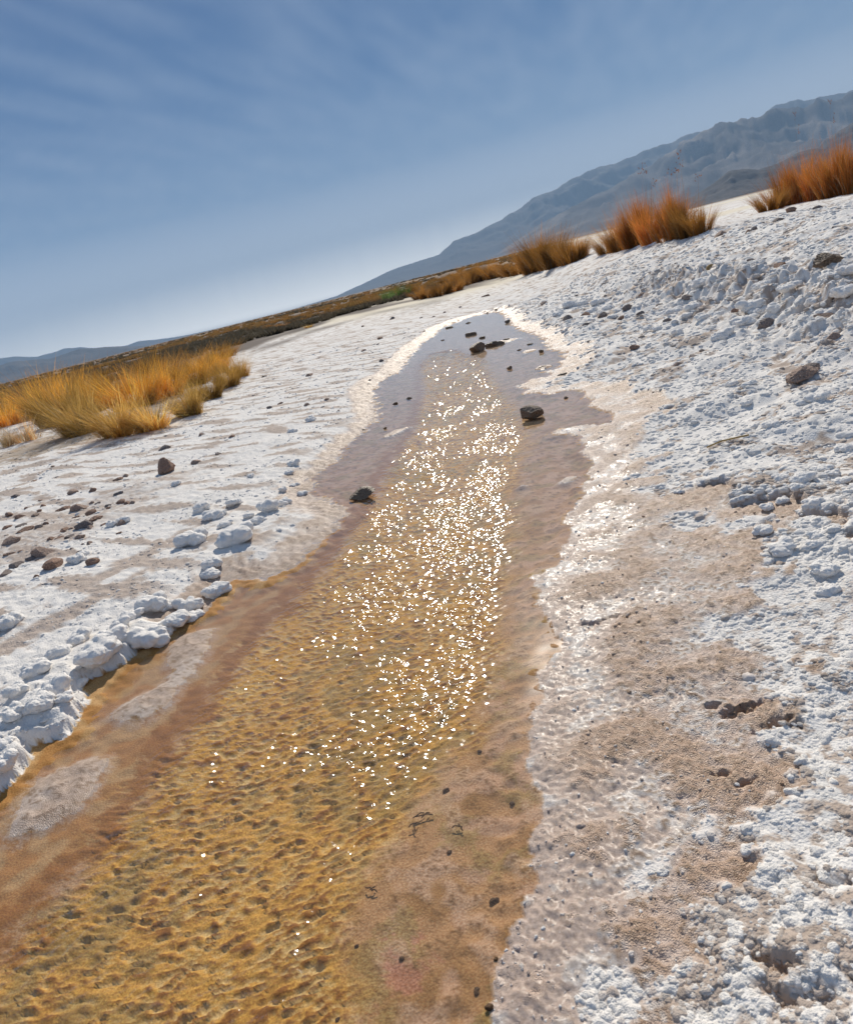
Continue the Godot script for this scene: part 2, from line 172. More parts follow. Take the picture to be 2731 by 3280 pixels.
# ---------------------------------------------------------------- sky
func sky_picture() -> ImageTexture:
	var h := 512
	var im := Image.create_empty(h * 2, h, false, Image.FORMAT_RGBF)
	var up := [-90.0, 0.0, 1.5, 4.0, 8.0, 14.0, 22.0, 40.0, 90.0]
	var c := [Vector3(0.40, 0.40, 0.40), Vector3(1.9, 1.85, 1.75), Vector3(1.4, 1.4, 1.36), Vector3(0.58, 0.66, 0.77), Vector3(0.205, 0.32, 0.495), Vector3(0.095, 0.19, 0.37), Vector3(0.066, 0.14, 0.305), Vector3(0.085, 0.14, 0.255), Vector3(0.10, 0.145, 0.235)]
	var n := FastNoiseLite.new()
	n.noise_type = FastNoiseLite.TYPE_SIMPLEX
	n.frequency = 1.0
	n.fractal_octaves = 4
	n.seed = 3
	for y in h:
		var el := 90.0 - (y + 0.5) / h * 180.0
		var k := 0
		while k < up.size() - 2 and el > up[k + 1]:
			k += 1
		var base: Vector3 = c[k].lerp(c[k + 1], clampf((el - up[k]) / (up[k + 1] - up[k]), 0, 1))
		if el < 0.0:
			base = c[0]
		var ce := cos(deg_to_rad(el))
		for x in h * 2:
			var col := base
			if el > 0.0 and el < 70.0:
				var a := (x + 0.5) / (h * 2.0) * TAU
				# thin streaks of high cloud: long across, narrow in height, drawn on a flat layer overhead
				var far := 1.0 / maxf(sin(deg_to_rad(el)), 0.06)
				var px := cos(a) * ce * far
				var pz := sin(a) * ce * far
				var s := n.get_noise_2d(px * 0.5 + pz * 0.3, pz * 2.4 - px * 0.9) * 0.55 + n.get_noise_2d(px * 1.1 + pz * 0.5 + 9.0, pz * 6.0 - px * 2.0) * 0.45
				var veil := clampf(s * 0.5 + 0.28, 0.0, 1.0) * clampf(el / 6.0, 0.0, 1.0)
				col = col.lerp(Vector3(0.42, 0.50, 0.62), veil * 0.42)
			im.set_pixel(x, y, Color(col.x, col.y, col.z))
	return ImageTexture.create_from_image(im)


# ---------------------------------------------------------------- materials
func soft_noise(seed_: int, freq: float, octaves: int, lo: Color, hi: Color, size := 512, type := FastNoiseLite.TYPE_SIMPLEX_SMOOTH, mid = null) -> NoiseTexture2D:
	var t := NoiseTexture2D.new()
	t.width = size
	t.height = size
	t.seamless = true
	var n := FastNoiseLite.new()
	n.noise_type = type
	n.seed = seed_
	n.frequency = freq
	n.fractal_octaves = octaves
	t.noise = n
	var g := Gradient.new()
	g.set_color(0, lo)
	g.set_color(1, hi)
	if mid != null:
		g.add_point(0.5, mid)
	t.color_ramp = g
	return t


func mat(color: Color, rough: float, scale := 2.0, albedo: Texture2D = null, bump: Texture2D = null, cm := 0.2, spec := 0.5, vertex := true) -> StandardMaterial3D:
	var m := StandardMaterial3D.new()
	m.albedo_color = color
	m.roughness = rough
	m.metallic_specular = spec
	m.vertex_color_use_as_albedo = vertex
	m.uv1_triplanar = true
	m.uv1_world_triplanar = true
	m.uv1_scale = Vector3.ONE * scale
	m.albedo_texture = albedo
	if bump:
		m.heightmap_enabled = true
		m.heightmap_texture = bump
		m.heightmap_scale = cm
	return m


func materials() -> void:
	var grain := soft_noise(1, 0.045, 5, Color.BLACK, Color.WHITE, 1024)
	var fine := soft_noise(2, 0.09, 4, Color.BLACK, Color.WHITE, 1024)
	var salt_tone := soft_noise(3, 0.03, 5, Color(0.94, 0.935, 0.93), Color(1, 1, 1), 512)
	var crust_tone := soft_noise(4, 0.035, 5, Color(0.80, 0.75, 0.71), Color(1, 1, 1), 512)
	var bed_tone := soft_noise(5, 0.05, 4, Color(0.72, 0.61, 0.50), Color(1, 1, 0.98), 1024)
	var stone_tone := soft_noise(6, 0.04, 5, Color(0.55, 0.52, 0.50), Color(1, 1, 1), 512)
	M.dry = mat(Color.WHITE, 0.92, 2.5, salt_tone, grain, 0.3, 0.35)
	M.wet = mat(Color.WHITE, 0.5, 3.0, crust_tone, fine, 0.4, 0.5)
	M.brine = mat(Color.WHITE, 0.46, 7.0, crust_tone, fine, 0.16, 0.5)
	M.brine.clearcoat_enabled = true
	M.brine.clearcoat = 0.12
	M.brine.clearcoat_roughness = 0.28
	M.bed = mat(Color.WHITE, 0.8, 3.0, bed_tone, grain, 0.12, 0.3)
	M.salt = mat(Color(0.955, 0.94, 0.92), 0.9, 4.0, salt_tone, grain, 0.28, 0.35, false)
	M.rock_dark = mat(Color(0.60, 0.53, 0.46), 0.75, 5.0, stone_tone, grain, 0.3, 0.4, false)
	M.rock_wet = mat(Color(0.58, 0.49, 0.39), 0.5, 5.0, stone_tone, grain, 0.3, 0.5, false)
	M.rock_brown = mat(Color(0.73, 0.60, 0.52), 0.85, 5.0, stone_tone, grain, 0.3, 0.4, false)
	M.rock_pink = mat(Color(0.80, 0.70, 0.635), 0.85, 5.0, stone_tone, grain, 0.3, 0.4, false)
	M.rock_tan = mat(Color(0.82, 0.69, 0.47), 0.85, 5.0, stone_tone, grain, 0.3, 0.4, false)
	M.rock_grey = mat(Color(0.64, 0.595, 0.575), 0.85, 5.0, stone_tone, grain, 0.3, 0.4, false)
	M.grain = mat(Color.WHITE, 0.9, 6.0, stone_tone, null, 0.2, 0.35)
	M.nodule = mat(Color.WHITE, 0.9, 6.0, salt_tone, grain, 0.2, 0.35)
	M.hill = mat(Color.WHITE, 0.95, 0.002, stone_tone, null, 0.2, 0.2)
	M.straw = mat(Color(0.80, 0.69, 0.46), 0.8, 4.0, stone_tone, null, 0.2, 0.3, false)
	M.twig = mat(Color(0.42, 0.32, 0.22), 0.7, 8.0, stone_tone, null, 0.2, 0.3, false)
	var g := StandardMaterial3D.new()
	g.vertex_color_use_as_albedo = true
	g.roughness = 0.7
	g.metallic_specular = 0.3
	g.backlight_enabled = true
	g.backlight = Color(1.0, 1.0, 1.0)
	g.cull_mode = BaseMaterial3D.CULL_DISABLED
	M.grass = g
	var w := StandardMaterial3D.new()
	w.transparency = BaseMaterial3D.TRANSPARENCY_ALPHA
	w.albedo_color = Color(0.75, 0.6, 0.4, 0.04)
	w.roughness = 0.085
	w.metallic_specular = 0.5
	M.water = w


# ---------------------------------------------------------------- terrain functions
func table(v: float, at: Array, to: Array) -> float:
	# at runs up or down
	var n := at.size()
	var down: bool = at[0] > at[n - 1]
	for i in n - 1:
		if (v <= at[i] and v >= at[i + 1]) if down else (v >= at[i] and v <= at[i + 1]):
			return lerpf(to[i], to[i + 1], (v - at[i]) / (at[i + 1] - at[i]))
	return to[0] if (v > at[0]) == down else to[n - 1]


func distances(poly: Array) -> PackedFloat32Array:
	# signed distance to an outline on a coarse grid, negative inside
	var pts := PackedVector2Array()
	for p in poly:
		pts.append(Vector2(p[0], p[1]))
	var n := pts.size()
	var out := PackedFloat32Array()
	out.resize(FN.x * FN.y)
	for j in FN.y:
		for i in FN.x:
			var p := F0 + Vector2(i, j) * FC
			var best := 1e9
			var a := pts[n - 1]
			for k in n:
				var b := pts[k]
				var q := Geometry2D.get_closest_point_to_segment(p, a, b)
				var e := p.distance_squared_to(q)
				if e < best:
					best = e
				a = b
			best = sqrt(best)
			out[j * FN.x + i] = -best if Geometry2D.is_point_in_polygon(p, pts) else best
	return out


func sample(f: PackedFloat32Array, x: float, z: float) -> float:
	var gx := (x - F0.x) / FC
	var gz := (z - F0.y) / FC
	if gx < 0.0 or gz < 0.0 or gx >= FN.x - 1.001 or gz >= FN.y - 1.001:
		return 3.0
	var i := int(gx)
	var j := int(gz)
	gx -= i
	gz -= j
	var o := j * FN.x + i
	return lerpf(lerpf(f[o], f[o + 1], gx), lerpf(f[o + FN.x], f[o + FN.x + 1], gx), gz)


func bulge(x: float, z: float) -> float:
	# rounded knobs, 0 in the joints and 1 on the tops
	var d := cells.get_noise_2d(x, z) + 1.0
	return sqrt(maxf(0.0, 1.0 - d * d * 1.3))


var row_xs := 0.0
var row_xl := 0.0
var row_wet := 0.0
var row_z := 1e9
var out_class := 0
var out_color := Color()


func spot(x: float, z: float, cx: float, cz: float, rx: float, rz: float, turn: float) -> float:
	var c := cos(turn)
	var s := sin(turn)
	var a := ((x - cx) * c + (z - cz) * s) / rx
	var b := (-(x - cx) * s + (z - cz) * c) / rz
	return sqrt(a * a + b * b)


func terrain(x: float, z: float) -> float:
	# height of the ground; leaves its colour in out_color and its kind (0 dry, 1 damp, 2 bed, 3 wet with brine) in out_class
	if z != row_z:
		row_z = z
		row_xs = table(z, SHORE_Z, SHORE_X)
		row_xl = table(z, WEST_Z, WEST_X)
		row_wet = table(z, WET_Z, WET_W)
	var r := sqrt(x * x + z * z)
	var fade := clampf(1.25 - r / 45.0, 0.0, 1.0)
	var n1 := noise.get_noise_2d(x * 1.1, z * 1.1)
	var n4 := noise.get_noise_2d(x * 4.3 + 7.0, z * 4.3)
	var n17 := noise.get_noise_2d(x * 17.0, z * 17.0 + 3.0)
	var d := sample(field.water, x, z)
	var near := d < 2.9
	if near:
		d += (n4 * 0.03 + n17 * 0.014) * clampf(-z / 4.0, 0.6, 2.0)
	var u := x - row_xs
	var v := row_xl - x
	var right := x > (row_xs + row_xl) * 0.5
	var hgt := 0.0
	var col := Color(0.8, 0.79, 0.78)
	if near and d < 0.0:
		out_class = 2
		var ch := smoothstep(-0.09, 0.04, -sample(field.channel, x, z) + n4 * 0.04 + n17 * 0.015)
		var up := maxf(0.0, -z - 1.2)
		var run := -log(1.0 + 0.3 * up) / 0.3 + maxf(z + 1.2, 0.0) + x * 0.16 / (1.0 + 0.3 * up)
		var phase := run * 275.0 + noise.get_noise_2d(x * 9.0, run * 11.0) * 3.6 + noise.get_noise_2d(x * 22.0, run * 30.0) * 1.5
		var n45 := sin(phase) * (0.46 + 0.42 * noise.get_noise_2d(x * 13.0 + 8.0, run * 19.0)) + noise.get_noise_2d(x * 34.0, run * 72.0) * 0.38  # wavelets for relief and colour, imitating light refracted onto the bed
		var n9 := noise.get_noise_2d(x * 9.0, z * 7.0 + 40.0)
		hgt = -0.016 * smoothstep(0.0, 0.1, -d) - 0.045 * smoothstep(-0.10, 0.26, -sample(field.channel, x, z))
		hgt += ch * n45 * 0.0052 + n17 * 0.002 * (1.0 - ch)
		var film := smoothstep(0.0, 0.1, sample(field.channel, x, z)) * (0.0 if right else smoothstep(-3.4, -2.6, z))
		hgt += film * 0.009
		# amber silt with bands of caustic light painted in, paler pinkish mud on the shelves, rusty brown along the western edge
		var gold := Color(0.80, 0.49, 0.11).lerp(Color(0.34, 0.15, 0.025), smoothstep(0.0, 0.45, n45 * 0.85 + n17 * 0.2 + n4 * 0.12))
		gold = gold.lerp(Color(0.86, 0.66, 0.30), smoothstep(0.12, 0.5, -n45 * 0.85 + n9 * 0.25))
		gold = gold.lerp(Color(0.42, 0.31, 0.10), smoothstep(0.1, 0.6, n1 * 0.6 + n9 * 0.5 + n17 * 0.2) * 0.6)
		var shelf := Color(0.58, 0.37, 0.20).lerp(Color(0.44, 0.265, 0.115), smoothstep(-0.2, 0.6, n4 + n17 * 0.3))
		shelf = shelf.lerp(Color(0.64, 0.44, 0.31), smoothstep(0.15, 0.6, n9 + n1 * 0.4))
		var speck := noise.get_noise_2d(x * 60.0, z * 60.0)
		shelf = shelf.lerp(Color(0.45, 0.34, 0.14), smoothstep(0.1, 0.45, noise.get_noise_2d(x * 5.0 + 90.0, z * 5.0) * 0.7 + n17 * 0.3 + speck * 0.2) * 0.75)
		shelf = shelf.lerp(Color(0.72, 0.53, 0.40), smoothstep(0.2, 0.5, noise.get_noise_2d(x * 6.0 + 140.0, z * 6.0) * 0.7 + n17 * 0.3) * 0.7)
		shelf = shelf.lerp(Color(0.24, 0.14, 0.06), smoothstep(0.5, 0.7, speck * 0.8 + n17 * 0.35) * 0.8)
		if film > 0.01:
			shelf = shelf.lerp(Color(0.52, 0.29, 0.095).lerp(Color(0.60, 0.41, 0.20), smoothstep(-0.1, 0.5, n9)), film)
		col = shelf.lerp(gold, ch)
		var edge := 1.0 - absf(sample(field.channel, x, z) - 0.045 + n4 * 0.04) / 0.06
		if edge > 0.0 and x < (row_xs + row_xl) * 0.5:
			col = col.lerp(Color(0.40, 0.18, 0.03), smoothstep(0.0, 0.6, edge + n17 * 0.35 + noise.get_noise_2d(x * 60.0, z * 60.0) * 0.25) * 0.85)
		var rose := spot(x, z, -0.215, -0.905, 0.04, 0.05, 0.4) + n17 * 0.7 + noise.get_noise_2d(x * 60.0, z * 60.0) * 0.5
		col = col.lerp(Color(0.56, 0.24, 0.20), (1.0 - smoothstep(0.3, 1.0, rose)) * 0.55)
		var c := minf(sample(field.crust_a, x, z), sample(field.crust_b, x, z))
		for p in ISLETS:
			c = minf(c, (spot(x, z, p[0], p[1], p[2], p[3], p[4]) - 1.0) * p[3])
		c += n17 * 0.012 + n4 * 0.012
		if c < 0.02:
			var k := smoothstep(0.02, -0.06, c)
			hgt = lerpf(hgt, 0.008 + n17 * 0.003 + maxf(0.0, n9) * 0.005, k)
			if c < -0.015:
				out_class = 1
			if c < 0.02:
				col = col.lerp(Color(0.64, 0.50, 0.40).lerp(Color(0.72, 0.61, 0.53), smoothstep(-0.3, 0.5, n4)).lerp(Color(0.38, 0.27, 0.19), smoothstep(0.3, 0.6, n17 * 0.7 + speck * 0.5)), smoothstep(0.02, -0.03, c + speck * 0.012))
	else:
		var n60 := noise.get_noise_2d(x * 60.0, z * 60.0)
		if right:
			hgt = table(u, BANK_U, BANK_H) if u > 0.0 else 0.0
			hgt += 0.004 * smoothstep(0.0, 0.05, d)
			var w := row_wet * (1.0 + n1 * 0.35) + n4 * 0.13 + n17 * 0.05
			var dry := smoothstep(-0.05, 0.07, d - w)
			var heap := clampf(0.55 + n1 * 0.5 + n4 * 0.25, 0.15, 1.0)
			var scarp := exp(-pow((u - 1.75) / 0.45, 2.0)) * smoothstep(-3.0, -4.5, z) * smoothstep(-12.0, -9.0, z)
			var b1 := bulge(x * 13.0, z * 13.0)
			var b2 := bulge(x * 34.0 + 5.0, z * 34.0)
			hgt += fade * dry * (heap * (0.030 * b1 + 0.013 * b2) + scarp * (0.09 * b1 + 0.07 * maxf(0.0, n4)) + n1 * 0.012)
			hgt += fade * (1.0 - dry) * (0.0018 * n17 + 0.006 * b2 * smoothstep(0.04, 0.25, d) + 0.003 * n60 + 0.006 * n4 * smoothstep(0.0, 0.15, d))
			var soil := smoothstep(0.26, 0.56, noise.get_noise_2d(x * 3.1 + 31.0, z * 3.1) * 0.7 + n17 * 0.45 + noise.get_noise_2d(x * 0.8, z * 0.8 + 60.0) * 0.35)
			soil = maxf(soil, scarp * smoothstep(0.0, 0.45, n17 * 0.7 - n4 * 0.5 + n1 * 0.3))  # dark scarp patches painted in for the shade under its lumps
			if z > -1.7:
				soil = maxf(soil, smoothstep(-0.05, 0.35, n17 * 0.7 + n60 * 0.45 + n4 * 0.3) * smoothstep(-1.9, -1.3, z))
			var white := Color(0.845, 0.815, 0.775).lerp(Color(0.78, 0.755, 0.72), smoothstep(0.0, 0.7, n4 + n60 * 0.3))
			col = white.lerp(Color(0.34, 0.25, 0.19).lerp(Color(0.46, 0.36, 0.29), n60 * 0.5 + 0.5), soil * 0.85)
			var wetc := Color(0.66, 0.53, 0.455).lerp(Color(0.60, 0.43, 0.31), smoothstep(-0.2, 0.6, n4 * 0.8 + n1 * 0.4 + n17 * 0.5 + n60 * 0.35) * smoothstep(0.06, 0.25, d + n4 * 0.08)).lerp(Color(0.80, 0.76, 0.73), smoothstep(0.2, 0.5, n17 * 0.6 - n4 * 0.7))
			wetc = wetc.lerp(Color(0.38, 0.255, 0.165), smoothstep(0.3, 0.6, n60 * 0.6 + n17 * 0.5) * smoothstep(0.03, 0.2, d))
			col = wetc.lerp(col, dry)
			out_class = 0 if dry > 0.4 else 3 if d + n4 * 0.10 + n17 * 0.06 < 0.19 and z > -3.2 + n4 else 1
		else:
			hgt = table(v, [0.0, 0.5, 3.0, 8.0], [0.02, 0.05, 0.09, 0.12]) if v > 0.0 else 0.02
			hgt *= smoothstep(-0.01, 0.22, d)
			var shelf := smoothstep(-2.55, -2.75, z) * smoothstep(-6.0, -4.5, z)
			var w2 := 0.05 + (0.14 * shelf if z > -4.3 else 0.1) + 0.15 * smoothstep(-5.0, -9.0, z) + n4 * 0.07 + n17 * 0.03
			var wet2 := 1.0 - smoothstep(-0.03, 0.06, d - w2)
			if z > -2.55:
				wet2 *= 0.0
			var rim := smoothstep(0.0, 0.03, d) * (1.0 - smoothstep(0.1, 0.3, d)) * smoothstep(-2.75, -2.5, z)
			var b1 := bulge(x * 11.0 + 40.0, z * 11.0)
			var b2 := bulge(x * 40.0 + 5.0, z * 40.0)
			hgt += fade * (1.0 - wet2) * (rim * (0.025 + 0.03 * b1) + 0.006 * b2 * (0.6 + 0.8 * maxf(0.0, n4)) + 0.004 * n17 + 0.012 * n1 * smoothstep(0.2, 0.8, d))
			hgt += fade * wet2 * (0.003 * n17 + 0.0015 * n60)
			var streak := noise.get_noise_2d((x * 0.8 + z * 0.6) * 1.1 + 5.0, (z * 0.8 - x * 0.6) * 4.2)
			var soil := smoothstep(0.22, 0.6, streak + n17 * 0.25 + n4 * 0.15) * smoothstep(0.1, 0.4, d)
			var trail := spot(x, z, -1.62, -2.75, 0.75, 0.10, -0.85) + n4 * 0.35 + n17 * 0.25
			soil = maxf(soil, 1.0 - smoothstep(0.6, 1.15, trail))
			var trail2 := spot(x, z, -1.38, -3.5, 0.45, 0.11, -0.95) + n4 * 0.4 + n17 * 0.25
			soil = maxf(soil, 1.0 - smoothstep(0.6, 1.15, trail2))
			var rubble := spot(x, z, -2.35, -4.6, 1.1, 0.55, -0.9) + n4 * 0.35 + n17 * 0.2
			soil = maxf(soil, (1.0 - smoothstep(0.5, 1.2, rubble)) * (0.45 + 0.55 * smoothstep(-0.2, 0.3, n17 + n60 * 0.4)))
			col = Color(0.845, 0.815, 0.775).lerp(Color(0.80, 0.775, 0.74), smoothstep(0.0, 0.7, n4 + n60 * 0.3))
			col = col.lerp(Color(0.36, 0.265, 0.205).lerp(Color(0.48, 0.38, 0.31), n60 * 0.5 + 0.5), soil * 0.8)
			col = col.lerp(Color(0.62, 0.50, 0.42).lerp(Color(0.50, 0.37, 0.28), smoothstep(-0.2, 0.5, n4 + n17 * 0.4)), wet2)
			out_class = 1 if wet2 > 0.6 else 0
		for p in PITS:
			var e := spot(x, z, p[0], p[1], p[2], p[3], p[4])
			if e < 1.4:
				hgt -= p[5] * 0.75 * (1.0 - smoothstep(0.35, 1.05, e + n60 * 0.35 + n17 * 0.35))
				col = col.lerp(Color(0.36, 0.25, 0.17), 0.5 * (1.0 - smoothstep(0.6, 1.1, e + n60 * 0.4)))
		# under the grass clumps and out on the plain the salt gives way to brown earth
		if r > 8.0:
			var litter := spot(x, z, -4.1, -10.9, 2.6, 1.25, -1.05) + n4 * 0.25 + n1 * 0.2
			col = col.lerp(Color(0.40, 0.30, 0.20), (1.0 - smoothstep(0.75, 1.1, litter)) * 0.75)
		if r > 20.0:
			var side := x / r
			var b := noise.get_noise_2d(x * 0.05, z * 0.02) * 0.5 + noise.get_noise_2d(x * 0.3, z * 0.12) * 0.3
			var brown := smoothstep(24.0, 34.0, r + b * 16.0 - (side + 0.2) * 18.0) * smoothstep(0.21, 0.13, side + b * 0.05)
			brown = maxf(brown, smoothstep(250.0, 700.0, r + b * 300.0))
			var earth := Color(0.30, 0.19, 0.10).lerp(Color(0.18, 0.13, 0.095), smoothstep(-0.4, 0.5, b)).lerp(Color(0.12, 0.095, 0.08), smoothstep(0.0, 0.5, noise.get_noise_2d(x * 0.006, z * 0.004)))
			var flat := col.lerp(Color(0.78, 0.70, 0.55), smoothstep(-0.2, 0.4, noise.get_noise_2d(x * 0.02 + 5.0, z * 0.02)))
			col = flat.lerp(earth, brown)
			out_class = 0
			hgt += smoothstep(30.0, 200.0, r) * noise.get_noise_2d(x * 0.012, z * 0.012) * 0.15
	out_color = col
	return hgt


func number(called: String) -> String:
	taken[called] = taken.get(called, -1) + 1
	return called if taken[called] == 0 else "%s_%03d" % [called, taken[called]]


func meta(o: Node, label: String, category := "", group := "", kind := "") -> void:
	if label:
		o.set_meta("label", label)
	if category:
		o.set_meta("category", category)
	if group:
		o.set_meta("group", group)
	if kind:
		o.set_meta("kind", kind)


const NTH := ["first", "second", "third", "fourth", "fifth", "sixth", "seventh", "eighth", "ninth", "tenth", "eleventh", "twelfth", "thirteenth", "fourteenth", "fifteenth", "sixteenth", "seventeenth", "eighteenth", "nineteenth", "twentieth"]


func nth(k: int) -> String:
	# 0 is the first
	if k < 20:
		return NTH[k]
	if k % 10 == 9:
		return ["thirtieth", "fortieth", "fiftieth"][(k + 1) / 10 - 3]
	return ["twenty", "thirty", "forty"][(k + 1) / 10 - 2] + "-" + NTH[(k + 1) % 10 - 1]


func count_off(group: String, shared: String, text: String, along: Callable) -> void:
	# things that only their place in a row tells apart are counted along that row
	var row := get_children().filter(func(o): return o.get_meta("group", "") == group and o.get_meta("label", "") == shared)
	row.sort_custom(func(a, b): return along.call(a.position) < along.call(b.position))
	for k in row.size():
		row[k].set_meta("label", text % nth(k))


func solid(called: String, mesh: Mesh, m: Material, parent: Node = self) -> MeshInstance3D:
	var o := MeshInstance3D.new()
	o.name = number(called) if parent == self else called
	o.mesh = mesh
	o.material_override = m
	parent.add_child(o, true)
	return o


# ---------------------------------------------------------------- ground sheet
func ground() -> void:
	var zs := PackedFloat32Array()
	var step := 0.05
	var z := 0.4
	var back := []
	while z < 9000.0:
		z += step
		step = minf(step * 1.4, 3000.0)
		back.append(z)
	back.reverse()
	zs.append_array(PackedFloat32Array(back))
	z = 0.4
	while z > -17500.0:
		zs.append(z)
		var a := absf(z)
		var dz := 0.0058 if a < 1.5 else (0.0055 * a - 0.0025 if a < 20.0 else 0.035 * a - 0.59)
		if z > -0.55:
			dz = 0.03
		z -= dz
	var ts := PackedFloat32Array()
	var cols := 570
	for i in cols + 1:
		ts.append(-1.0 + 2.0 * i / cols)
	var t := 1.0
	var dt := 2.0 / cols
	while t < 9000.0:
		dt *= 1.28
		t += dt
		ts.append(t)
		ts.insert(0, -t)
	var nx := ts.size()
	var nz := zs.size()
	var n := nx * nz
	var pos := PackedVector3Array()
	pos.resize(n)
	var color := PackedColorArray()
	color.resize(n)
	var kind := PackedByteArray()
	kind.resize(n)
	for j in nz:
		var zz := zs[j]
		var s := 1.2 + 0.72 * minf(absf(zz), 60.0)
		for i in nx:
			var x := ts[i] * s + 0.12 * minf(absf(zz), 60.0)
			x = clampf(x, -17500.0, 17500.0)
			var y := terrain(x, zz)
			pos[j * nx + i] = Vector3(x, y, zz)
			color[j * nx + i] = out_color
			kind[j * nx + i] = out_class
	var normal := PackedVector3Array()
	normal.resize(n)
	for j in nz:
		var j0 := maxi(j - 1, 0) * nx
		var j1 := mini(j + 1, nz - 1) * nx
		for i in nx:
			var a := pos[j * nx + mini(i + 1, nx - 1)] - pos[j * nx + maxi(i - 1, 0)]
			var b := pos[j1 + i] - pos[j0 + i]
			var q := a.cross(b)
			normal[j * nx + i] = (q if q.y > 0.0 else -q).normalized()
	var index := [PackedInt32Array(), PackedInt32Array(), PackedInt32Array(), PackedInt32Array()]
	for j in nz - 1:
		for i in nx - 1:
			var a := j * nx + i
			if pos[a + 1].x <= pos[a].x + 1e-5:
				continue
			var k: int = kind[a]
			index[k].append_array(PackedInt32Array([a, a + nx, a + 1, a + 1, a + nx, a + nx + 1]) if true else PackedInt32Array())
	var mesh := ArrayMesh.new()
	var names := ["dry", "wet", "bed", "brine"]
	for k in 4:
		var to := PackedInt32Array()
		to.resize(n)
		to.fill(-1)
		var vp := PackedVector3Array()
		var vn := PackedVector3Array()
		var vc := PackedColorArray()
		var ix: PackedInt32Array = index[k]
		for q in ix.size():
			var a := ix[q]
			if to[a] < 0:
				to[a] = vp.size()
				vp.append(pos[a])
				vn.append(normal[a])
				vc.append(color[a])
			ix[q] = to[a]
		var arrays := []
		arrays.resize(Mesh.ARRAY_MAX)
		arrays[Mesh.ARRAY_VERTEX] = vp
		arrays[Mesh.ARRAY_NORMAL] = vn
		arrays[Mesh.ARRAY_COLOR] = vc
		arrays[Mesh.ARRAY_INDEX] = ix
		mesh.add_surface_from_arrays(Mesh.PRIMITIVE_TRIANGLES, arrays)
		mesh.surface_set_material(k, M[names[k]])
	print("ground ", nx, " x ", nz)
	var o := MeshInstance3D.new()
	o.name = "ground"
	o.mesh = mesh
	add_child(o)
	meta(o, "white salt flat with wet pinkish crust beside an amber stream bed", "ground", "", "structure")


func water() -> void:
	var zs := PackedFloat32Array()
	var z := 0.9
	while z > -15.9:
		zs.append(z)
		var a := absf(z)
		z -= 0.03 if z > -0.55 else clampf(0.0023 * a, 0.0048, 0.034)
	var nx := 410
	var nz := zs.size()
	var pos := PackedVector3Array()
	pos.resize(nx * nz)
	var use := PackedByteArray()
	use.resize(nx * nz)
	for j in nz:
		var zz := zs[j]
		var xl := table(zz, WEST_Z, WEST_X) - 0.25
		var xr := table(zz, SHORE_Z, SHORE_X) + 0.3
		for i in nx:
			var x := lerpf(xl, xr, i / (nx - 1.0))
			var c := sample(field.channel, x, zz)
			var w := sample(field.water, x, zz)
			var n4 := noise.get_noise_2d(x * 3.3 + 70.0, zz * 2.2)
			var run := smoothstep(0.06, -0.06, c + n4 * 0.05)
			var y := 0.00025 * noise.get_noise_2d(x * 7.0, zz * 9.0 + 20.0)
			if run > 0.0:
				# short-crested ripples that run across the current
				var up := maxf(0.0, -zz - 1.2)
				var long := 1.0 + 0.12 * up          # ripples stretched upstream to keep each sun glint distinct
				var q := -log(long) / 0.12 + maxf(zz + 1.2, 0.0) + x * 0.22 / long
				var wide := x / (1.0 + 0.05 * up)
				var warp := noise.get_noise_2d(wide * 6.0, q * 6.0) * 0.02
				var a := noise.get_noise_2d(wide * 19.0 + 3.0, (q + warp) * 38.0)
				var b := noise.get_noise_2d(wide * 31.0 - q * 12.0, q * 27.0 + 50.0)
				var e := noise.get_noise_2d(wide * 60.0 + 11.0, q * 70.0)
				y += run * (1.0 + 0.10 * up) * (0.0019 * a + 0.0016 * b + 0.0011 * e) * (0.85 + 0.5 * n4)
			pos[j * nx + i] = Vector3(x, y, zz)
			use[j * nx + i] = 1 if w < 0.12 else 0
	var vn := PackedVector3Array()
	vn.resize(nx * nz)
	for j in nz:
		var j0 := maxi(j - 1, 0) * nx
		var j1 := mini(j + 1, nz - 1) * nx
		for i in nx:
			var q := (pos[j1 + i] - pos[j0 + i]).cross(pos[j * nx + mini(i + 1, nx - 1)] - pos[j * nx + maxi(i - 1, 0)])
			vn[j * nx + i] = (q if q.y > 0.0 else -q).normalized()
	var ix := PackedInt32Array()
	for j in nz - 1:
		for i in nx - 1:
			var a := j * nx + i
			if use[a] or use[a + 1] or use[a + nx] or use[a + nx + 1]:
				ix.append_array(PackedInt32Array([a, a + nx, a + 1, a + 1, a + nx, a + nx + 1]))
	var arrays := []
	arrays.resize(Mesh.ARRAY_MAX)
	arrays[Mesh.ARRAY_VERTEX] = pos
	arrays[Mesh.ARRAY_NORMAL] = vn
	arrays[Mesh.ARRAY_INDEX] = ix
	var mesh := ArrayMesh.new()
	mesh.add_surface_from_arrays(Mesh.PRIMITIVE_TRIANGLES, arrays)
	print("water ", nx, " x ", nz)
	var o := solid("stream_water", mesh, M.water)
	meta(o, "shallow rippled stream glittering in the sun between the salt banks", "stream", "", "structure")


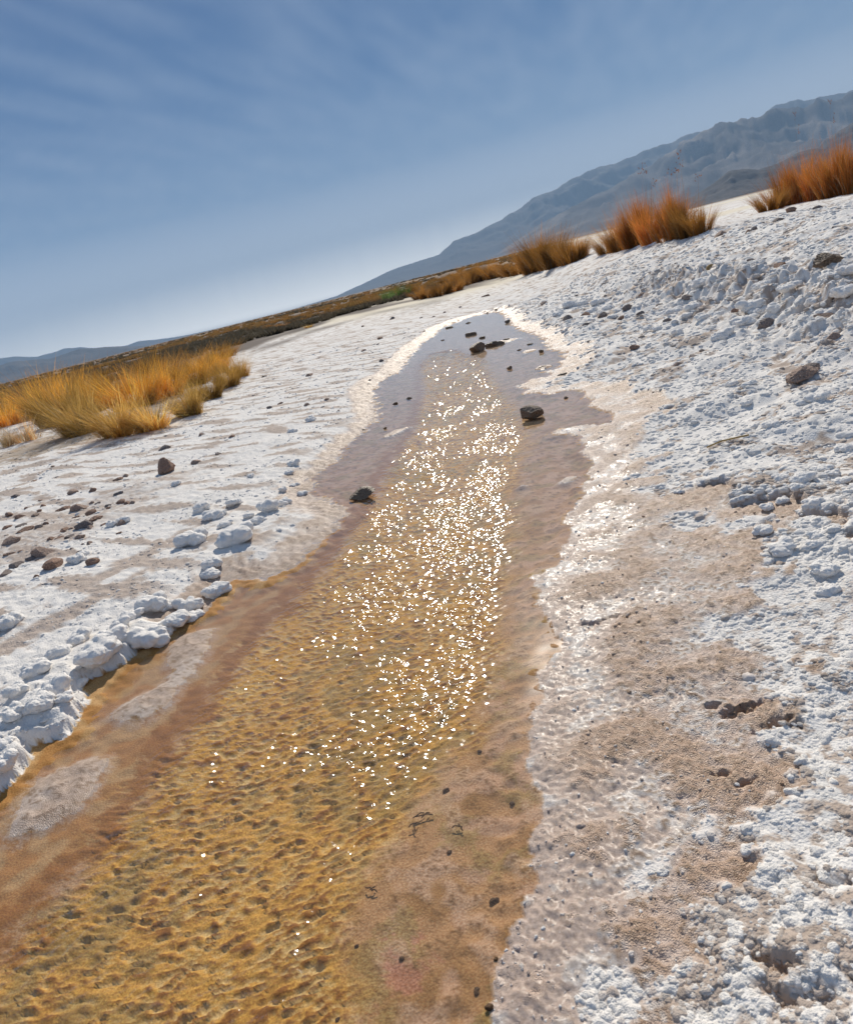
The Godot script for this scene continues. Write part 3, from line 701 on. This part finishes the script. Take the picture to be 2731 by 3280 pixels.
# ---------------------------------------------------------------- mountains
func hill_range(called: String, label: String, az: Array, el: Array, dist: float, deep: float, seed_: int, rugged: float, tone: Color, pale: Color, bare := 0.0) -> void:
	var n := FastNoiseLite.new()
	n.noise_type = FastNoiseLite.TYPE_SIMPLEX
	n.fractal_type = FastNoiseLite.FRACTAL_RIDGED
	n.fractal_octaves = 5
	n.frequency = 1.0
	n.seed = seed_
	var cols := int((az[az.size() - 1] - az[0]) / 0.12)
	var rows := 44
	var pos := PackedVector3Array()
	var col := PackedColorArray()
	for i in cols + 1:
		var a: float = lerpf(az[0], az[az.size() - 1], i / float(cols))
		var top: float = dist * tan(deg_to_rad(maxf(table(a, az, el), 0.0))) * (1.0 + 0.03 * noise.get_noise_2d(a * 0.31, seed_) + 0.012 * noise.get_noise_2d(a * 0.83, seed_ + 9.0) + 0.007 * noise.get_noise_2d(a * 1.9, seed_ + 29.0) + 0.004 * noise.get_noise_2d(a * 3.7, seed_ + 49.0))
		for j in rows + 1:
			var t := j / float(rows)      # 0 foot, 0.7 crest, 1 behind
			var k := t / 0.7 if t < 0.7 else (1.0 - t) / 0.3
			var far := dist - deep * (0.7 - t)
			var p := Vector3(sin(deg_to_rad(a)) * far, 0, -cos(deg_to_rad(a)) * far)
			var g := n.get_noise_2d(p.x / (deep * 0.55), p.z / (deep * 0.9))
			var g2 := n.get_noise_2d(p.x / (deep * 0.2) + g * 0.3, p.z / (deep * 0.24))
			var body := pow(k, 1.25)
			var cut := rugged * (1.0 - pow(k, 4.0)) * (g * 0.6 + g2 * 0.35)
			var y := top * clampf(body * (1.0 + cut), 0.0, 1.4)
			if j == 0 or j == rows:
				y = -20.0
			pos.append(Vector3(p.x, y, p.z))
			var s := clampf((g2 * 0.6 + g * 0.4) * 0.5 + 0.5, 0.0, 1.0)
			var wash := smoothstep(0.05, 0.45, noise.get_noise_2d(p.x / (deep * 0.5) + seed_, p.z / (deep * 0.35)) * 0.7 + noise.get_noise_2d(p.x / (deep * 0.15), p.z / (deep * 0.15) + seed_) * 0.45) * bare * 0.9      # patches of pale bare ground
			col.append(tone.lerp(pale, clampf((1.0 - s) * 0.4 + wash, 0.0, 1.0)))
	var ix := PackedInt32Array()
	for i in cols:
		for j in rows:
			var a := i * (rows + 1) + j
			ix.append_array(PackedInt32Array([a, a + 1, a + rows + 1, a + rows + 1, a + 1, a + rows + 2]))
	var st := SurfaceTool.new()
	var arrays := []
	arrays.resize(Mesh.ARRAY_MAX)
	arrays[Mesh.ARRAY_VERTEX] = pos
	arrays[Mesh.ARRAY_COLOR] = col
	arrays[Mesh.ARRAY_INDEX] = ix
	st.create_from_arrays(arrays)
	st.generate_normals()
	var o := solid(called, st.commit(), M.hill)
	meta(o, label, "mountain", "", "structure")


func mountains() -> void:
	hill_range("mountain_range", "long hazy blue mountain range rising to the right", RIDGE_FAR_AZ, RIDGE_FAR_EL, 14000.0, 4200.0, 21, 0.5, Color(0.150, 0.123, 0.109), Color(0.332, 0.277, 0.243))
	hill_range("mountain_range", "darker rugged range in front of the far crest at right", [9.0, 14.4, 16.8, 19.1, 21.1, 22.6, 23.3, 24.6, 26.0, 29.0, 33.0, 45.0, 60.0], [0.0, 1.85, 2.35, 2.85, 3.35, 3.7, 4.1, 4.35, 4.5, 4.3, 4.0, 3.5, 0.5], 10000.0, 4600.0, 33, 0.75, Color(0.115, 0.092, 0.088), Color(0.376, 0.321, 0.277), 1.0)
	hill_range("mountain_range", "dark low hill at the foot of the right mountains", [20.5, 23.65, 25.0, 25.9, 26.8, 27.7, 28.9, 30.1, 31.0, 32.5, 35.0, 40.0], [0.0, 0.75, 1.2, 1.75, 1.7, 1.35, 1.4, 1.75, 1.7, 1.2, 0.5, 0.0], 4600.0, 1000.0, 44, 0.6, Color(0.074, 0.062, 0.057), Color(0.221, 0.182, 0.155), 0.4)
	hill_range("mountain_range", "dark spur behind the low hill at the right edge", [29.5, 31.5, 32.5, 33.2, 36.0, 42.0, 50.0], [0.0, 2.0, 2.4, 2.65, 2.8, 2.0, 0.0], 6000.0, 1500.0, 55, 0.6, Color(0.088, 0.074, 0.070), Color(0.265, 0.221, 0.189), 0.4)
	hill_range("mountain_range", "far blue hills low on the left horizon", [-60.0, -40.0, -30.0, -25.8, -25.0, -23.7, -21.8, -20.9, -19.3, -18.0, -17.1, -16.0, -14.0, -11.5], [1.8, 2.1, 1.8, 1.55, 1.5, 1.15, 1.25, 1.05, 0.5, 0.42, 0.5, 0.3, 0.08, 0.0], 15500.0, 3000.0, 66, 0.5, Color(0.150, 0.123, 0.109), Color(0.332, 0.277, 0.243))
	hill_range("mountain_range", "nearer grey blue hills on the left horizon", [-60.0, -40.0, -27.0, -25.0, -23.0, -21.0, -19.5, -18.0, -16.5], [1.2, 1.5, 1.15, 1.2, 0.8, 0.95, 0.7, 0.35, 0.0], 9000.0, 2000.0, 77, 0.6, Color(0.105, 0.088, 0.084), Color(0.299, 0.255, 0.221), 0.4)


# ---------------------------------------------------------------- shapes
func ico(sub: int) -> Array:
	var g := (1.0 + sqrt(5.0)) / 2.0
	var v: Array[Vector3] = []
	for p in [[-1, g, 0], [1, g, 0], [-1, -g, 0], [1, -g, 0], [0, -1, g], [0, 1, g], [0, -1, -g], [0, 1, -g], [g, 0, -1], [g, 0, 1], [-g, 0, -1], [-g, 0, 1]]:
		v.append(Vector3(p[0], p[1], p[2]).normalized())
	var f := [0, 11, 5, 0, 5, 1, 0, 1, 7, 0, 7, 10, 0, 10, 11, 1, 5, 9, 5, 11, 4, 11, 10, 2, 10, 7, 6, 7, 1, 8, 3, 9, 4, 3, 4, 2, 3, 2, 6, 3, 6, 8, 3, 8, 9, 4, 9, 5, 2, 4, 11, 6, 2, 10, 8, 6, 7, 9, 8, 1]
	for s in sub:
		var mid := {}
		var nf := []
		for k in range(0, f.size(), 3):
			var m := []
			for e in 3:
				var a: int = f[k + e]
				var b: int = f[k + (e + 1) % 3]
				var key := mini(a, b) * 100000 + maxi(a, b)
				if not mid.has(key):
					mid[key] = v.size()
					v.append((v[a] + v[b]).normalized())
				m.append(mid[key])
			nf.append_array([f[k], m[0], m[2], f[k + 1], m[1], m[0], f[k + 2], m[2], m[1], m[0], m[1], m[2]])
		f = nf
	return [v, f]


func from_directions(base: Array, reach: Callable, flat := false) -> ArrayMesh:
	var st := SurfaceTool.new()
	st.begin(Mesh.PRIMITIVE_TRIANGLES)
	st.set_smooth_group(-1 if flat else 0)
	var p := []
	for v in base[0]:
		p.append(reach.call(v))
	var f: Array = base[1]
	for k in range(0, f.size(), 3):
		st.add_vertex(p[f[k]])
		st.add_vertex(p[f[k + 2]])
		st.add_vertex(p[f[k + 1]])
	st.index()
	st.generate_normals()
	return st.commit()


func lump_mesh(base: Array, lobes: int, rough := 0.06) -> ArrayMesh:
	# soft knobby growth of salt, about one unit wide, flat below
	var c := []
	for k in lobes:
		var a := rng.randf() * TAU
		var o := Vector3(cos(a), rng.randf_range(-0.1, 0.9), sin(a)).normalized() * rng.randf_range(0.2, 0.33) if k else Vector3(0, 0.02, 0)
		c.append([o, rng.randf_range(0.11, 0.23) if k else 0.29])
	var off := rng.randf() * 100.0
	return from_directions(base, func(v: Vector3) -> Vector3:
		var best := 0.0
		for l in c:
			var o: Vector3 = l[0]
			var b := v.dot(o)
			var q: float = b * b - o.length_squared() + l[1] * l[1]
			if q > 0.0:
				best = maxf(best, b + sqrt(q))
		best *= 1.0 + rough * noise.get_noise_3d(v.x * 2.6 + off, v.y * 2.6, v.z * 2.6) + rough * 0.6 * noise.get_noise_3d(v.x * 6.0, v.y * 6.0 + off, v.z * 6.0)
		var p := v * best
		return Vector3(p.x, maxf(p.y * 0.92, -0.16), p.z))


func rock_mesh(base: Array, low := 1.0, rough := 0.05) -> ArrayMesh:
	# broken stone: a body cut by random planes, about one unit wide
	var cuts := []
	for k in 9:
		var n := Vector3(rng.randfn(), rng.randfn() * 0.8, rng.randfn()).normalized()
		cuts.append([n, rng.randf_range(0.26, 0.46)])
	var off := rng.randf() * 100.0
	return from_directions(base, func(v: Vector3) -> Vector3:
		var best := 0.54
		for c in cuts:
			var b := v.dot(c[0])
			if b > 0.05:
				best = minf(best, c[1] / b)
		best *= 1.0 + rough * noise.get_noise_3d(v.x * 4.0 + off, v.y * 4.0, v.z * 4.0)
		var p := v * best
		return Vector3(p.x, p.y * low, p.z), true)


func place(o: Node3D, x: float, z: float, size: Vector3, turn: float, sink: float) -> void:
	o.position = Vector3(x, terrain(x, z) + sink, z)
	o.basis = Basis(Vector3.UP, turn) * Basis.from_scale(size)


# ---------------------------------------------------------------- salt growths
func salt_lumps() -> void:
	rng.seed = 77
	var base := ico(4)
	var kinds := []
	for k in 9:
		kinds.append(lump_mesh(base, 8 + k % 5, 0.06))
	var i := 0
	for s in SALT_LEFT:
		var o := solid("salt_lump", kinds[i % 9], M.salt)
		var w: float = s[2] * 1.12
		place(o, s[0], s[1], Vector3(w * 1.1, w * rng.randf_range(0.75, 1.0), w * 1.05), rng.randf() * TAU, w * 0.05)
		var text := "puffy white salt lump on the left bank away from the stream edge"
		if i < SALT_LEFT_NAMES.size() and SALT_LEFT_NAMES[i] != "":
			text = SALT_LEFT_NAMES[i]
		elif i >= 24:
			text = "puffy white salt lump in the row overhanging the stream's left edge"
		meta(o, text, "salt lump", "salt lumps on the left bank")
		i += 1
	i = 0
	for s in SALT_RIGHT:
		var o := solid("salt_lump", kinds[(i * 4 + 2) % 9], M.salt)
		var w: float = s[2] * (1.3 if i < 39 else 1.05)
		place(o, s[0], s[1], Vector3(w, w * rng.randf_range(0.6, 0.85), w), rng.randf() * TAU, w * 0.02)
		meta(o, "knobby white salt lump in the ridge across the right bank" if i < 39 else "knobby white salt lump on the lower slope of the right bank", "salt lump", "salt lumps on the right bank")
		i += 1


# ---------------------------------------------------------------- stones
func rocks() -> void:
	rng.seed = 401
	var base := ico(3)
	var kinds := []
	var low := []
	for k in 8:
		kinds.append(rock_mesh(base, 0.8))
		low.append(rock_mesh(base, 0.42, 0.14))
	var i := 0
	for s in STREAM_ROCK:
		var flat: bool = s[3] == "f"
		var o := solid("stone", (low if flat else kinds)[(i * 3) % 8], M.rock_wet if i else M.rock_dark)
		var w: float = s[2] * (1.2 if i in [0, 1, 2, 23] else 0.85)
		var squat := 0.55 if i == 23 else 0.8 if i == 0 else 1.0
		o.position = Vector3(s[0], (0.01 if flat else 0.16 * squat) * w, s[1])
		o.basis = Basis(Vector3.UP, rng.randf_range(-0.5, 0.5) - 0.5) * Basis.from_scale(Vector3(w, w * (0.9 if flat else 0.85 * squat), w * (0.5 if flat else 0.8)))
		meta(o, STREAM_NAMES[i], "stone", "stones standing in the stream")
		i += 1
	i = 0
	for s in LEFT_ROCK:
		var o := solid("stone", kinds[(i * 5 + 1) % 8], M.rock_brown if i == 15 or i % 3 == 0 else M.rock_grey if i % 3 == 1 else M.rock_pink)
		var w: float = s[2]
		place(o, s[0], s[1], Vector3(w, w * (1.1 if i == 15 else 0.75), w * 0.9), rng.randf() * TAU, w * (0.28 if i == 15 else 0.03))
		meta(o, LEFT_NAMES.get(i, "small brown stone lying on the white salt of the left bank"), "stone", "stones on the left bank")
		i += 1
	i = 0
	for s in RUBBLE:
		var o := solid("stone", (low if i % 4 == 0 else kinds)[(i * 3 + 2) % 8], [M.rock_brown, M.rock_pink, M.rock_brown, M.rock_grey][i % 4])
		var w: float = s[2]
		place(o, s[0], s[1], Vector3(w, w * 0.7, w * rng.randf_range(0.7, 1.0)), rng.randf() * TAU, w * 0.0)
		meta(o, "reddish brown stone in the rubble patch on the left bank", "stone", "rubble on the left bank")
		i += 1
	i = 0
	for s in RIGHT_ROCK:
		var o := solid("stone", kinds[(i * 3 + 4) % 8], M.rock_tan if i == 0 else M.rock_brown if i == 1 else [M.rock_grey, M.rock_grey, M.rock_pink, M.rock_grey, M.rock_brown][i % 5])
		var w: float = s[2]
		place(o, s[0], s[1], Vector3(w, w * 0.75, w * rng.randf_range(0.7, 1.0)), rng.randf() * TAU, w * 0.04)
		meta(o, RIGHT_NAMES.get(i, "grey brown stone half buried in the salt of the right bank"), "stone", "stones on the right bank")
		i += 1
	var b := solid("stone", low[3], M.rock_dark)
	place(b, BOULDER[0][0], BOULDER[0][1], Vector3(1, 1.05, 0.7) * BOULDER[0][2], 0.25, 0.05)
	meta(b, "large dark boulder lying on the salt near the right edge", "stone", "stones on the right bank")
	var s2 := solid("stone", low[5], M.rock_pink)
	place(s2, SLAB[0][0], SLAB[0][1], Vector3(1, 0.6, 0.45) * SLAB[0][2], 0.5, 0.03)
	meta(s2, "long reddish slab half covered by salt below the right ridge", "stone", "stones on the right bank")


# ---------------------------------------------------------------- grass
func blade(st: SurfaceTool, root: Vector3, lean: Vector3, tall: float, droop: float, wide: float, c: Color, segs := 3) -> void:
	var side := Vector3(-lean.z, 0, lean.x).normalized()
	if side.length() < 0.1:
		side = Vector3.RIGHT
	side = side.rotated(Vector3.UP, rng.randf_range(-1.2, 1.2))
	var last := []
	for k in segs + 1:
		var t := k / float(segs)
		var p := root + lean * t * tall + Vector3.UP * (tall * (t - droop * t * t)) + lean * droop * t * t * tall * 0.8
		var w := wide * (1.0 - t * 0.88)
		var pair := [p - side * w * 0.5, p + side * w * 0.5]
		if k:
			var up: Vector3 = (pair[0] - last[0])
			var nn := up.cross(side).normalized()
			for q in [last[0], last[1], pair[0], last[1], pair[1], pair[0]]:
				st.set_color(c)
				st.set_normal(nn)
				st.add_vertex(q)
		last = pair


func tuft_mesh(kind: int) -> ArrayMesh:
	# a tussock one unit tall and one unit wide
	var look: Array = TUFTS[kind]
	var st := SurfaceTool.new()
	st.begin(Mesh.PRIMITIVE_TRIANGLES)
	var tone := rng.randf_range(0.7, 1.25)
	for b in 13:
		var a := rng.randf() * TAU
		var q := sqrt(rng.randf())
		var heart: Vector3 = Vector3(cos(a), 0, sin(a)) * q * look[4]
		var bend: Vector3 = Vector3(cos(a), 0, sin(a)) * q * look[1] + Vector3(rng.randfn(), 0, rng.randfn()) * 0.10
		var high: float = rng.randf_range(0.62, 1.0) * (1.0 - 0.25 * q)
		var own := tone * rng.randf_range(0.65, 1.3)
		for k in int(look[0] / 13.0):
			var root: Vector3 = heart + Vector3(rng.randfn(), 0, rng.randfn()) * 0.05
			var lean: Vector3 = bend + Vector3(rng.randfn(), 0, rng.randfn()) * 0.17
			var tall: float = high * rng.randf_range(look[2], 1.0)
			var c: Color = look[5 + int(rng.randf() * 2.999)]
			if rng.randf() < 0.08:
				c = Color(0.50, 0.43, 0.31)
				tall *= 0.7
			var droop: float = look[3] * rng.randf_range(0.2, 1.6)
			if rng.randf() < 0.05:
				droop += 0.6
			blade(st, root, lean, tall, droop, rng.randf_range(0.005, 0.010), c * own * rng.randf_range(0.7, 1.3))
	return st.commit()


func stalks_mesh(n: int) -> ArrayMesh:
	var st := SurfaceTool.new()
	st.begin(Mesh.PRIMITIVE_TRIANGLES)
	for k in n:
		var a := rng.randf() * TAU
		var root := Vector3(cos(a), 0, sin(a)) * rng.randf() * 0.3
		var lean := Vector3(rng.randf_range(-0.2, 0.2), 0, rng.randf_range(-0.2, 0.2))
		var tall := rng.randf_range(1.2, 1.65)
		var c := Color(0.26, 0.13, 0.06)
		blade(st, root, lean, tall, 0.03, 0.008, c)
		for s in 9:
			var p := root + lean * tall + Vector3.UP * tall * 0.97 + Vector3(rng.randfn(), rng.randfn() * 1.4 - 0.5, rng.randfn()) * 0.035
			blade(st, p, Vector3(rng.randfn(), 0, rng.randfn()).normalized() * 0.6, 0.05, 0.3, 0.022, Color(0.24, 0.11, 0.06), 2)
	return st.commit()


func grass() -> void:
	rng.seed = 913
	var kinds := []
	for k in TUFTS.size():
		kinds.append([tuft_mesh(k), tuft_mesh(k), tuft_mesh(k)])
	var stalk := [stalks_mesh(2), stalks_mesh(3)]
	var sets := [
		[TUFT_LEFT, "left", "grass tufts in the clump on the left bank"], [TUFT_R0, "r0", "grass tufts at the crest nearest the stream's end"],
		[TUFT_R1, "r1", "grass tufts in the middle clump on the right crest"], [TUFT_R2, "r2", "grass tufts in the clump at the right edge"],
		[TUFT_FAR, "far", "grass tufts along the far end of the stream"], [GREEN, "green", "green bushes beyond the stream's end"]]
	for s in sets:
		var i := 0
		for t in s[0]:
			var n := Node3D.new()
			n.name = number("grass_tuft")
			add_child(n)
			var kind: int = t[4]
			n.position = Vector3(t[0], terrain(t[0], t[1]) - 0.02, t[1])
			n.rotation.y = rng.randf() * TAU
			var b := solid("grass_blades", kinds[kind][i % 3], M.grass, n)
			var grow: float = {"left": 1.25, "r0": 1.5, "r1": 1.5, "r2": 1.45, "far": 1.4, "green": 1.9}[s[1]]
			var broad: float = t[3] * (1.08 if s[1] == "left" else 1.3)
			b.scale = Vector3(broad, t[2] * grow * rng.randf_range(0.85, 1.1), broad)
			b.set_meta("kind", "stuff")
			if (s[1] == "r1" and i in [3, 5, 8]) or (s[1] == "r2" and i in [2, 4]):
				var k := solid("seed_stalks", stalk[i % 2], M.grass, n)
				k.scale = Vector3(0.9, t[2], 0.9)
				k.set_meta("kind", "stuff")
			meta(n, GRASS_NAMES[s[1]].get(i, GRASS_NAMES[s[1]].get(-1)), "grass", s[2])
			i += 1


func far_scrub() -> void:
	rng.seed = 55
	var st := SurfaceTool.new()
	st.begin(Mesh.PRIMITIVE_TRIANGLES)
	for k in 150:
		var a := rng.randf() * TAU
		var q := sqrt(rng.randf())
		blade(st, Vector3(cos(a), 0, sin(a)) * q * 0.35, Vector3(cos(a), 0, sin(a)) * q * 0.6, rng.randf_range(0.55, 1.0) * (1.0 - 0.3 * q), 0.15, 0.05, Color(1, 1, 1) * rng.randf_range(0.75, 1.2), 2)
	var bush := st.commit()
	bush.surface_set_material(0, M.grass)
	var where := []
	while where.size() < 5200:
		var r := 26.0 * pow(28.0, rng.randf())
		var a := deg_to_rad(rng.randf_range(-42.0, 13.5))
		var x := sin(a) * r
		var z := -cos(a) * r
		var side := x / r
		if r < 33.0 + (side + 0.2) * 32.0:
			continue
		if noise.get_noise_2d(x * 0.06, z * 0.06) + rng.randf_range(-0.3, 0.5) < -0.1:
			continue
		where.append(Vector2(x, z))
	var mm := MultiMesh.new()
	mm.transform_format = MultiMesh.TRANSFORM_3D
	mm.use_colors = true
	mm.mesh = bush
	mm.instance_count = where.size()
	for i in where.size():
		var p: Vector2 = where[i]
		var tall := rng.randf_range(0.22, 0.5) * (1.0 + p.length() / 500.0)
		mm.set_instance_transform(i, Transform3D(Basis(Vector3.UP, rng.randf() * TAU) * Basis.from_scale(Vector3(tall * 1.7, tall, tall * 1.7)), Vector3(p.x, terrain(p.x, p.y) - 0.02, p.y)))
		var k := smoothstep(0.0, 0.4, noise.get_noise_2d(p.x * 0.02, p.y * 0.01) + rng.randf_range(-0.2, 0.2))
		var c := Color(0.36, 0.18, 0.055).lerp(Color(0.24, 0.16, 0.06), rng.randf()).lerp(Color(0.10, 0.085, 0.06), k)
		mm.set_instance_color(i, c)
	var o := MultiMeshInstance3D.new()
	o.name = "scrub"
	o.multimesh = mm
	add_child(o)
	meta(o, "low rust brown scrub covering the far plain below the horizon", "scrub", "", "stuff")


# ---------------------------------------------------------------- small things
func tube(st: SurfaceTool, pts: Array, r: float) -> void:
	for k in pts.size() - 1:
		var a: Vector3 = pts[k]
		var b: Vector3 = pts[k + 1]
		var d := (b - a).normalized()
		var s := d.cross(Vector3.UP).normalized()
		if s.length() < 0.1:
			s = Vector3.RIGHT
		var u := s.cross(d)
		for q in 6:
			var e0 := (s * cos(q * TAU / 6) + u * sin(q * TAU / 6)) * r
			var e1 := (s * cos((q + 1) * TAU / 6) + u * sin((q + 1) * TAU / 6)) * r
			for p in [a + e0, b + e0, a + e1, a + e1, b + e0, b + e1]:
				st.add_vertex(p)


func small_things() -> void:
	rng.seed = 31
	var st := SurfaceTool.new()
	st.begin(Mesh.PRIMITIVE_TRIANGLES)
	var a := Vector3(STICK[0][0], 0, STICK[0][1])
	var b := Vector3(STICK[0][2], 0, STICK[0][3])
	a.y = terrain(a.x, a.z) + 0.022
	b.y = terrain(b.x, b.z) + 0.025
	tube(st, [a, a.lerp(b, 0.35) + Vector3(0, 0.008, 0), a.lerp(b, 0.7) + Vector3(0, 0.004, 0), b], 0.0035)
	st.generate_normals()
	var o := solid("reed_stem", st.commit(), M.straw)
	meta(o, "dry straw coloured reed stem lying on the right salt slope", "reed")
	# dark scraps on the bed of the shallow right shelf
	var base := ico(2)
	var bit := [rock_mesh(base, 0.6, 0.12), rock_mesh(base, 0.7, 0.12)]
	var i := 0
	for p in PEBBLES:
		var e := solid("pebble", bit[i % 2], M.twig)
		e.position = Vector3(p[0], terrain(p[0], p[1]) + p[2] * 0.08, p[1])
		e.basis = Basis(Vector3.UP, rng.randf() * TAU) * Basis.from_scale(Vector3(p[2], p[2] * 0.8, p[2]))
		meta(e, "small dark pebble on the shallow bed near the stream's right edge", "pebble", "dark pebbles in the right shallows")
		i += 1
	i = 0
	for p in TWIGS:
		var t := Node3D.new()
		t.name = number("twig_cluster")
		add_child(t)
		t.position = Vector3(p[0], terrain(p[0], p[1]), p[1])
		for k in int(p[3]):
			var s2 := SurfaceTool.new()
			s2.begin(Mesh.PRIMITIVE_TRIANGLES)
			var c: Vector3 = Vector3(rng.randf_range(-1, 1), 0, rng.randf_range(-1, 1)) * p[2] * 0.5
			var d: Vector3 = Vector3(rng.randf_range(-1, 1), 0, rng.randf_range(-0.6, 0.6)).normalized() * p[2] * rng.randf_range(0.25, 0.6)
			c.y = 0.006
			tube(s2, [c - d, c - d * 0.3 + Vector3(0, 0.003, 0.0015), c + d * 0.4 + Vector3(0, 0.003, -0.0015), c + d], 0.0012)
			s2.generate_normals()
			solid("twig", s2.commit(), M.twig, t)
		meta(t, ["dark twigs stranded on the bed beside the pink mud patch", "pair of dark curled twigs on the bed near the bottom", "dark twigs on the shelf beside the right shore"][i], "twigs")
		i += 1


func loose_grains() -> void:
	# knobs of salt and crumbs of soil too many to count, over the banks
	rng.seed = 2024
	var base := ico(2)
	var kinds := [lump_mesh(base, 4, 0.1), lump_mesh(base, 5, 0.12), lump_mesh(base, 6, 0.12)]
	for m in kinds:
		m.surface_set_material(0, M.nodule)
	var xf := [[], [], []]
	var tint := [[], [], []]
	var made := 0
	var tries := 0
	while made < 52000 and tries < 400000:
		tries += 1
		var r := 0.6 * pow(26.0, pow(rng.randf(), 0.8))
		var a := deg_to_rad(rng.randf_range(-46.0, 50.0))
		var x := sin(a) * r
		var z := -cos(a) * r
		var y := terrain(x, z)
		if out_class != 0:
			if out_class == 2 or rng.randf() > 0.14:
				continue
		var right := x > (row_xs + row_xl) * 0.5
		var patch := noise.get_noise_2d(x * 1.7, z * 1.7) * 0.6 + noise.get_noise_2d(x * 6.0, z * 6.0) * 0.4
		if rng.randf() > (0.75 + patch * 0.7 if right else 0.24 + patch * 0.7):
			continue
		var c := out_color
		var white := smoothstep(0.45, 0.65, c.g)
		var size := (0.010 + 0.0028 * r) * exp(rng.randfn() * 0.42) * (1.3 if right else 0.7)
		if not right and rng.randf() < 0.02:
			size *= 2.0
		if out_class != 0:
			size *= 0.45
		size = minf(size, 0.09)
		if z > -1.7:
			size *= 0.75
		var q := rng.randf_range(0.95, 1.03)
		var k := made % 3
		xf[k].append(Transform3D(Basis(Vector3.UP, rng.randf() * TAU) * Basis.from_scale(Vector3(size, size * rng.randf_range(0.6, 1.0), size)), Vector3(x, y - size * 0.12, z)))
		tint[k].append(Color(0.845, 0.815, 0.775) * q if rng.randf() < 0.2 + (0.75 if z < -1.4 else 0.45) * white else c.lerp(Color(0.80, 0.76, 0.71), rng.randf() * rng.randf()) * rng.randf_range(0.8, 1.1))
		made += 1
	for k in 3:
		var mm := MultiMesh.new()
		mm.transform_format = MultiMesh.TRANSFORM_3D
		mm.use_colors = true
		mm.mesh = kinds[k]
		mm.instance_count = xf[k].size()
		for i in xf[k].size():
			mm.set_instance_transform(i, xf[k][i])
			mm.set_instance_color(i, tint[k][i])
		var o := MultiMeshInstance3D.new()
		o.name = number("salt_nodules")
		o.multimesh = mm
		add_child(o)
		meta(o, ["countless small white salt knobs crusting both banks", "countless paler salt crumbs and soil clods strewn on the banks", "countless knobby salt grains covering the bank slopes"][k], "salt crust", "", "stuff")
	print("grains ", made)
